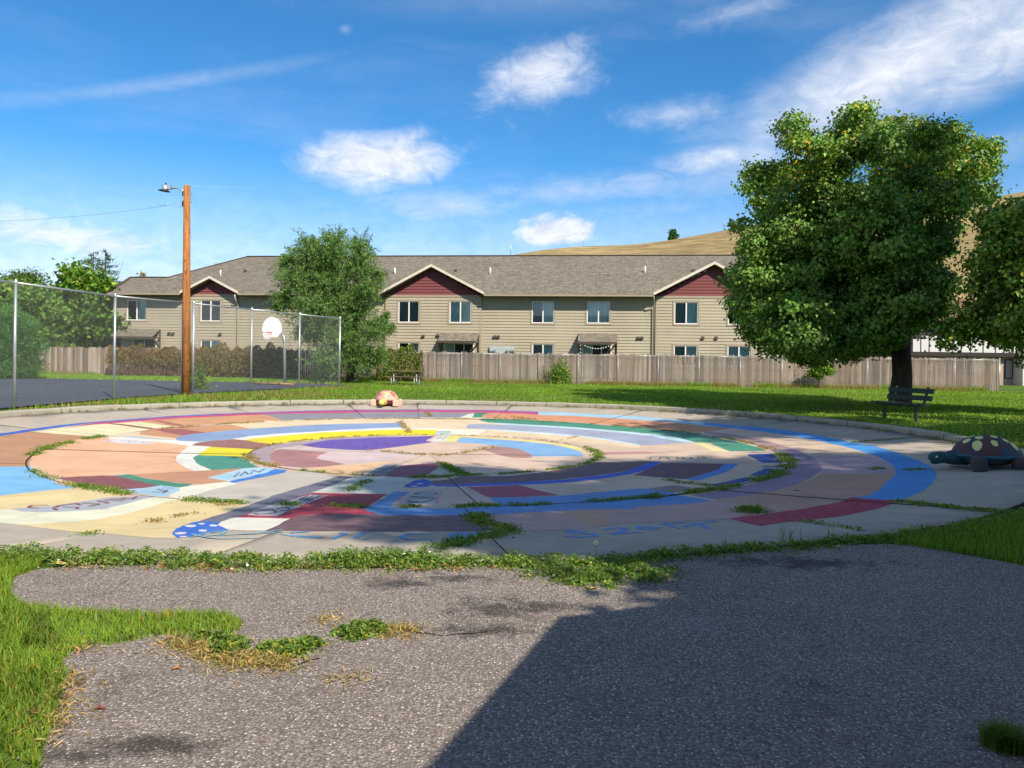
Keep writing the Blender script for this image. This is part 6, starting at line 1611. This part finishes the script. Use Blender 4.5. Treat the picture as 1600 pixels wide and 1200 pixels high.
# ------------------------------------------------------------------ concrete turtles
def turtle(name_label, loc, rz, Ls, Ws, Hs, shellmat, bodymat, spotmat, spots, headmat, eyemat, rimmat, tail=True, footmat=None):
    root = tag(empty('turtle_sculpture', loc, rz), name_label, 'sculpture')
    leg = .20
    def dome(u, v): # u along length -1..1, v across
        q = min(1, u * u + v * v); return Vector((u * Ls / 2, v * Ws / 2, leg + .03 + (Hs - leg - .03) * (1 - q) ** .62))
    V = []; F = []; nr, na = 14, 40
    for i in range(nr + 1):
        r_ = math.sin(i / nr * math.pi / 2)
        for j in range(na):
            t = 2 * math.pi * j / na; V.append(dome(r_ * math.cos(t), r_ * math.sin(t)))
    F = [(i * na + j, i * na + (j + 1) % na, (i + 1) * na + (j + 1) % na, (i + 1) * na + j) for i in range(nr) for j in range(na)]
    mb = MB(); mb.add(V, [f[::-1] for f in F], True); sh = mb.build('shell', shellmat, root)
    mb = MB()
    mb.lathe([(.95, leg + .035), (1.03, leg + .03), (1.035, leg + .0), (.97, leg - .025), (.6, leg - .06), (0, leg - .09)], 40, Matrix.Diagonal((Ls / 2, Ws / 2, 1, 1))); mb.build('rim', rimmat, root)
    mb = MB(); mb.lathe([(0, .045), (.5, .055), (.78, .10), (.86, leg - .03), (.8, leg + .02)], 28, Matrix.Diagonal((Ls / 2, Ws / 2, 1, 1))); mb.build('body', bodymat, root)
    for (u, v, r_) in spots:
        mb = MB(); c = dome(u, v); e = .02; n_ = (dome(u + e, v) - c).cross(dome(u, v + e) - c).normalized()
        if n_.z < 0: n_ = -n_
        P = [c + n_ * .006]; k = 18
        for rr_ in (.5, 1):
            for j in range(k):
                t = 2 * math.pi * j / k; uu, vv = u + r_ * rr_ * math.cos(t) * 2 / Ls, v + r_ * rr_ * math.sin(t) * 2 / Ws
                if uu * uu + vv * vv > .97: s_ = math.sqrt(.97 / (uu * uu + vv * vv)); uu *= s_; vv *= s_
                P.append(dome(uu, vv) + n_ * .005)
        mb.add(P, [(0, 1 + j, 1 + (j + 1) % k) for j in range(k)] + [(1 + j, 1 + k + j, 1 + k + (j + 1) % k, 1 + (j + 1) % k) for j in range(k)], True); mb.build('shell_spot', spotmat, sh)
    hx = -Ls / 2
    mb = MB(); mb.tube([(hx + .22, 0, leg - .04), (hx + .02, 0, leg - .04), (hx - .12, 0, leg - .05), (hx - .20, 0, leg - .045), (hx - .30, 0, leg - .06), (hx - .36, 0, leg - .075), (hx - .385, 0, leg - .08)], [.13, .115, .09, .10, .105, .075, .02], 16); hd = mb.build('head', headmat, root)
    for sy in (-1, 1):
        mb = MB(); mb.lathe([(0, .022), (.014, .017), (.02, 0)], 10, Matrix.Translation((hx - .30, sy * .094, leg - .03)) @ Matrix.Rotation(R(-90 * sy), 4, 'X')); mb.build('eye', eyemat, hd)
    mb = MB(); mb.tube([(hx - .37, -.035, leg - .105), (hx - .383, 0, leg - .105), (hx - .37, .035, leg - .105)], .010, 6); mb.build('mouth', eyemat, hd)
    for (x, y) in ((-.30, -1), (-.30, 1), (.30, -1), (.30, 1)):
        cx, cy = x * Ls, y * (Ws / 2 - .02); mb = MB(); V = []
        for (z, sx_, sy_) in ((0.0, .10, .095), (.02, .105, .10), (.16, .10, .10), (.205, .085, .09), (.23, .05, .06)):
            for (a, b) in ((-1, -.72), (-.72, -1), (.72, -1), (1, -.72), (1, .72), (.72, 1), (-.72, 1), (-1, .72)): V.append((cx + a * sx_, cy + b * sy_, z))
        Fs = [(k * 8 + j, k * 8 + (j + 1) % 8, (k + 1) * 8 + (j + 1) % 8, (k + 1) * 8 + j) for k in range(4) for j in range(8)] + [tuple(range(32, 40)), tuple(range(8))[::-1]]
        mb.add(V, Fs, False); mb.build('leg', footmat or bodymat, root)
    if tail:
        mb = MB(); mb.tube([(Ls / 2 - .1, 0, leg - .03), (Ls / 2 + .06, 0, leg - .05), (Ls / 2 + .15, 0, leg - .08)], [.06, .045, .015], 10); mb.build('tail', bodymat, root)
    return root
def streak(c1, c2, c3, ax=(9, 9, 1.2)):
    def f(nt, g, base):
        tcn = nt.node('ShaderNodeTexCoord').outputs['Object']
        a = nt.noise(nt.mapping(tcn, ax), 1.0, 5, .65, .8); b = nt.noise(tcn, 3.0, 4, .6)
        c = nt.mix(nt.rng(a, .42, .56), c1, c2); c = nt.mix(nt.rng(b, .54, .62), c, c3)
        return c, nt.noise(tcn, 60, 3), .003
    return f
# the dark one at the right
M_T2 = material('turtle_dark_shell', (0, 0, 0), .6, .35, build=streak((.105, .034, .032), (.065, .046, .048), (.022, .060, .095), (7, 1.2, .8)))
M_T2B = material('turtle_teal_body', (0, 0, 0), .7, .3, build=streak((.02, .085, .105), (.05, .05, .07), (.12, .045, .045)))
M_T2H = material('turtle_teal_head', (.024, .072, .082), .7, .3, build=mottled(.4, 5, 40))
M_T2L = material('turtle_maroon_leg', (0, 0, 0), .7, .3, build=streak((.085, .05, .055), (.04, .055, .065), (.12, .06, .05)))
M_SPOTY = material('pale_yellow_spot', (.66, .64, .24), .6, .3, build=mottled(.1, 8, 60))
M_RIM2 = material('turtle_blue_rim', (.02, .12, .16), .6, .35, build=mottled(.3, 6, 40))
p2 = hit(1547, 732, bowl)
spots2 = [(-.52, -.60, .072), (-.06, -.70, .052), (.56, -.58, .060), (-.66, -.16, .058), (-.34, -.28, .060), (.08, -.30, .056), (.36, -.46, .050), (-.42, .1, .06), (.55, .0, .07), (.15, .25, .07), (-.1, .55, .07), (.5, .5, .07), (-.5, .45, .07)]
tt = turtle('dark red and blue turtle sculpture with yellow spots at the right edge', (p2.x, p2.y + .10, p2.z + .0), R(-4), 1.06, .82, .54, M_T2, M_T2B, M_SPOTY, spots2, M_T2H, M_SPOTY, M_RIM2, footmat=M_T2L)
# the pink one on the far side
M_T1 = material('turtle_pink_shell', (0, 0, 0), .6, .3, build=streak((.50, .25, .20), (.56, .36, .27), (.56, .46, .18), (5, 5, 5)))
M_T1B = material('turtle_rose_body', (.40, .13, .12), .7, .3, build=mottled(.2, 6, 40))
M_T1H = material('turtle_yellow_head', (.66, .55, .15), .6, .3, build=mottled(.15, 8, 50))
M_T1S = material('turtle_red_spot', (.42, .11, .06), .6, .3, build=mottled(.15, 8, 50))
M_T1L = material('turtle_pink_leg', (0, 0, 0), .7, .3, build=streak((.62, .34, .29), (.66, .42, .30), (.64, .52, .22), (6, 6, 6)))
p1 = hit(604, 633.5, bowl)
turtle('pink turtle sculpture with red spots facing the camera by the far kerb', (p1.x, p1.y, p1.z), R(86), 1.0, .84, .56, M_T1, M_T1B, M_T1S, [(-.40, -.62, .085), (-.16, -.05, .085), (-.36, .60, .075), (.3, -.5, .09), (.3, .5, .09), (.6, 0, .1), (-.72, .36, .05)], M_T1H, M_BLACK, M_T1B, footmat=M_T1L)
PARENT_LOCAL = False

# ------------------------------------------------------------------ small things in the foreground
dp = Vector((*h0(931, 882), 0)); dt = at(931, 848, dp.y)
root = tag(empty('dandelion', dp), 'single dandelion clock on a thin stem at the near rim', 'plant')
mb = MB(); mb.tube([dp, dp.lerp(dt, .5) + Vector((.006, 0, 0)), dt], .0025, 5); mb.build('stem', M_WEED if False else material('dandelion_stem', (.16, .14, .06), .8, .2), root)
rng = np.random.default_rng(3); n = 260; d = unit(rng.normal(size=(n, 3))) * .018
tag(obj('seed_head', leaf_mesh('seed_head', d + np.array(dt), .008, .003, np.ones((n, 3)) * np.array([5, 3, 14]), 0, 0, rng=rng, axis=unit(d)), root, M_WEED), kind='stuff')
lp = Vector((*h0(910, 879), 0)); mb = MB()
mb.add([lp + Vector(v) for v in ((-.06, 0, .004), (0, -.03, .03), (.05, .0, .01), (.0, .05, .045), (.07, .03, .03), (-.04, .05, .02))], [(0, 1, 3), (1, 2, 3), (2, 4, 3), (0, 3, 5)])
tag(mb.build('litter_scrap', material('pale_blue_foil', (.42, .50, .62), .4, .5)), 'small pale crumpled scrap of litter in the weeds beside the dandelion', 'litter')
def leaf_litter(px, py, s_, rgb, lab):
    p = h0(px, py); mb = MB(); a = random.random() * 6
    V = []
    for k in range(9):
        t = a + k * .698; r_ = s_ * (1 if k % 2 else .72); V.append((p[0] + r_ * math.cos(t) * 1.25, p[1] + r_ * math.sin(t) * .8, .007 + .010 * (k % 4 == 1) + .5 * abs(math.sin(t)) * s_ * .3))
    mb.add([(p[0], p[1], .01)] + V, [(0, 1 + k, 1 + (k + 1) % 9) for k in range(9)])
    tag(mb.build('fallen_leaf', material('fallen_leaf_%d_%d_%d' % rgb, lin(*rgb), .8, .2)), lab, 'leaf', 'fallen leaves on the asphalt')
leaf_litter(157, 1110, .022, (122, 66, 46), 'small red-brown fallen leaf on the sunlit asphalt')
leaf_litter(92, 883, .06, (215, 190, 120), 'pale tan fallen leaf at the left end of the weed strip')
leaf_litter(275, 1047, .024, (168, 118, 78), 'orange-tan fallen leaf below the weed clumps')
leaf_litter(925, 921, .035, (185, 160, 95), 'yellowish fallen leaf at the tip of the sunlit weeds')
leaf_litter(1245, 768, .045, (60, 52, 45), 'dark leaf lying on the brown paint of the court')
# a broken edge round the sunken asphalt patch
M_CRACK = material('open_crack', (.018, .015, .012), 1, .05)
def crack(pts, wd, lab, zf=lambda x, y: .0055, pz=h0):
    C_ = curve([pz(*p) for p in pts], 6, 80, closed=False); mb = MB(); rnd = random.Random(len(pts))
    for a, b in zip(C_, C_[1:]):
        d = (b - a)
        if d.length < 1e-4: continue
        n_ = Vector((-d.y, d.x)).normalized() * wd * rnd.uniform(.4, 1.2); mb.poly([(v.x, v.y, zf(v.x, v.y)) for v in (a + n_, a - n_, b - n_, b + n_)])
    tag(mb.build('crack', M_CRACK), lab, 'crack')
crack([(650, 990), (672, 991), (690, 995), (712, 992), (740, 991), (762, 988)], .007, 'hairline crack running right from the topmost weed clump')
crack([(390, 1037), (420, 1043), (440, 1039), (462, 1041), (484, 1033), (500, 1030)], .007, 'dark crack under the lower weed clumps')

# loose grit on the asphalt, thicker along its crumbling edges
def grit():
    rng = np.random.default_rng(12); A2 = [tuple(p) for p in curve(ASPH, 4, 60)]
    q = scatter(A2, 9000, rng); q = q[(q[:, 1] > 2.2) & (np.abs(q[:, 0]) < q[:, 1] * .75)]; q = q[noise2(q, 2.2, 61) > .35][:1500]
    E_ = []
    for a, b in zip(A2, A2[1:]):
        if a[1] > 2.2 and abs(a[0]) < a[1] * .8:
            L_ = math.hypot(b[0] - a[0], b[1] - a[1])
            for _ in range(int(L_ * 90)):
                t = rng.random(); E_.append((a[0] + (b[0] - a[0]) * t + rng.normal() * .05, a[1] + (b[1] - a[1]) * t + rng.normal() * .05))
    q = np.concatenate([q, np.array(E_)]); n = len(q); s_ = .0025 + .006 * rng.random(n) ** 2.5
    U = np.array([(1, 0, 0), (0, 1, 0), (-1, 0, 0), (0, -1, 0), (0, 0, .8), (0, 0, -.6)]); F = np.array([(0, 1, 4), (1, 2, 4), (2, 3, 4), (3, 0, 4), (1, 0, 5), (2, 1, 5), (3, 2, 5), (0, 3, 5)])
    V = (U[None] * (.6 + .7 * rng.random((n, 6, 1))) * s_[:, None, None] + np.column_stack([q, np.full(n, .006)])[:, None]).reshape(-1, 3)
    FF = (F[None] + (np.arange(n) * 6)[:, None, None]).reshape(-1, 3); g_ = .12 + .5 * rng.random((n, 1)) ** 1.5
    o = obj('loose_gravel', mesh_np('loose_gravel', V, FF, np.repeat(g_ * np.array([1, .9, .8]), 6, 0)), None, veg('gravel_stone', (1, 1, 1), 0.0, .9, .2))
    tag(o, 'loose grit and small stones scattered over the asphalt', 'gravel', kind='stuff')
grit()

# spiky tuft in the shaded lower right corner
cp_ = h0(1572, 1168)
q = np.array([cp_]) + rg.normal(size=(1500, 2)) * np.array([.038, .034])
blades('grass_tuft', np.column_stack([q, np.zeros(len(q))]), .075, .004, np.ones((1500, 3)) * (.35 + .4 * rg.random((1500, 1))), M_GRASS, 1.3, 2, 44, label='round grass tuft in the shaded lower right corner', cat='grass')
for k, (px, py, s_, n_) in enumerate(((1225, 848, .10, 14), (1237, 846, .10, 10), (1300, 846, .08, 10))):
    q = np.array([h0(px, py)]) + rg.normal(size=(n_, 2)) * .03
    blades('tall_blades', np.column_stack([q, np.zeros(n_)]), .16, .005, np.ones((n_, 3)) * .7, M_GRASS, 1.0, 2, 60 + k, label=('leftmost', 'middle', 'rightmost')[k] + ' few tall dark grass blades above the shaded rim weeds', cat='grass')

# ------------------------------------------------------------------ the building at the photographer's side, out of the frame: its gabled roof shades the asphalt
def near_house():
    e = Vector((.33, .944, 0)); r_ = Vector((.944, -.33, 0)); hgt = 2.75
    B = Vector((*h0(872, 965), -.14)) + SUN * (hgt / SUN.z)
    tanp = .567; Wh = 4.2; Lh = 11.0
    root = tag(empty('near_house', (B.x + 3, B.y - 5, 0)), 'gabled house beside the photographer outside the photo', 'house')
    E0, E1 = B, B - e * Lh
    rid = lambda p: p + r_ * Wh + Vector((0, 0, Wh * tanp)); oth = lambda p: p + r_ * 2 * Wh
    up = Vector((0, 0, .14))
    P = [E0, rid(E0), oth(E0), oth(E1), rid(E1), E1]; n = 6
    mb = MB(); V = P + [p + up for p in P]
    mb.add(V, [(0, 5, 4, 1), (1, 4, 3, 2), (6, 7, 10, 11), (7, 8, 9, 10), (0, 1, 7, 6), (1, 2, 8, 7), (3, 4, 10, 9), (4, 5, 11, 10), (0, 6, 11, 5), (2, 3, 9, 8)]); mb.build('roof', M_BROWN, root)
    a = B + r_ * .55 - e * .5; z1 = hgt + .55 * tanp - .02; mb = MB()
    c = [a, a + r_ * (2 * Wh - 1.1), a + r_ * (2 * Wh - 1.1) - e * (Lh - 1), a - e * (Lh - 1)]
    for i in range(4):
        p, q = c[i], c[(i + 1) % 4]; mb.poly([(p.x, p.y, 0), (q.x, q.y, 0), (q.x, q.y, z1), (p.x, p.y, z1)])
    for k in (0, 2):
        p, q = c[k], c[k + 1]; m_ = (p + q) / 2; mb.poly([(p.x, p.y, z1), (q.x, q.y, z1), (m_.x, m_.y, z1 + (Wh - .55) * tanp)])
    mb.build('wall', M_SIDE, root)
    # added unseen wing behind the photographer, blocking sky light from the asphalt
    mb = MB(); mb.box(-14, 2.0, -13, -4.9, 0, 6.9); mb.build('sky_block_wing', M_SIDE, root)
    mb = MB(); mb.add([(-14.5, -4.4, 6.8), (2.3, -4.4, 6.8), (2.3, -9.0, 8.8), (-14.5, -9.0, 8.8), (2.3, -13.5, 6.8), (-14.5, -13.5, 6.8)], [(0, 1, 2, 3), (3, 2, 4, 5), (0, 3, 5), (1, 4, 2)]); mb.build('sky_block_roof', M_BROWN, root)
near_house()
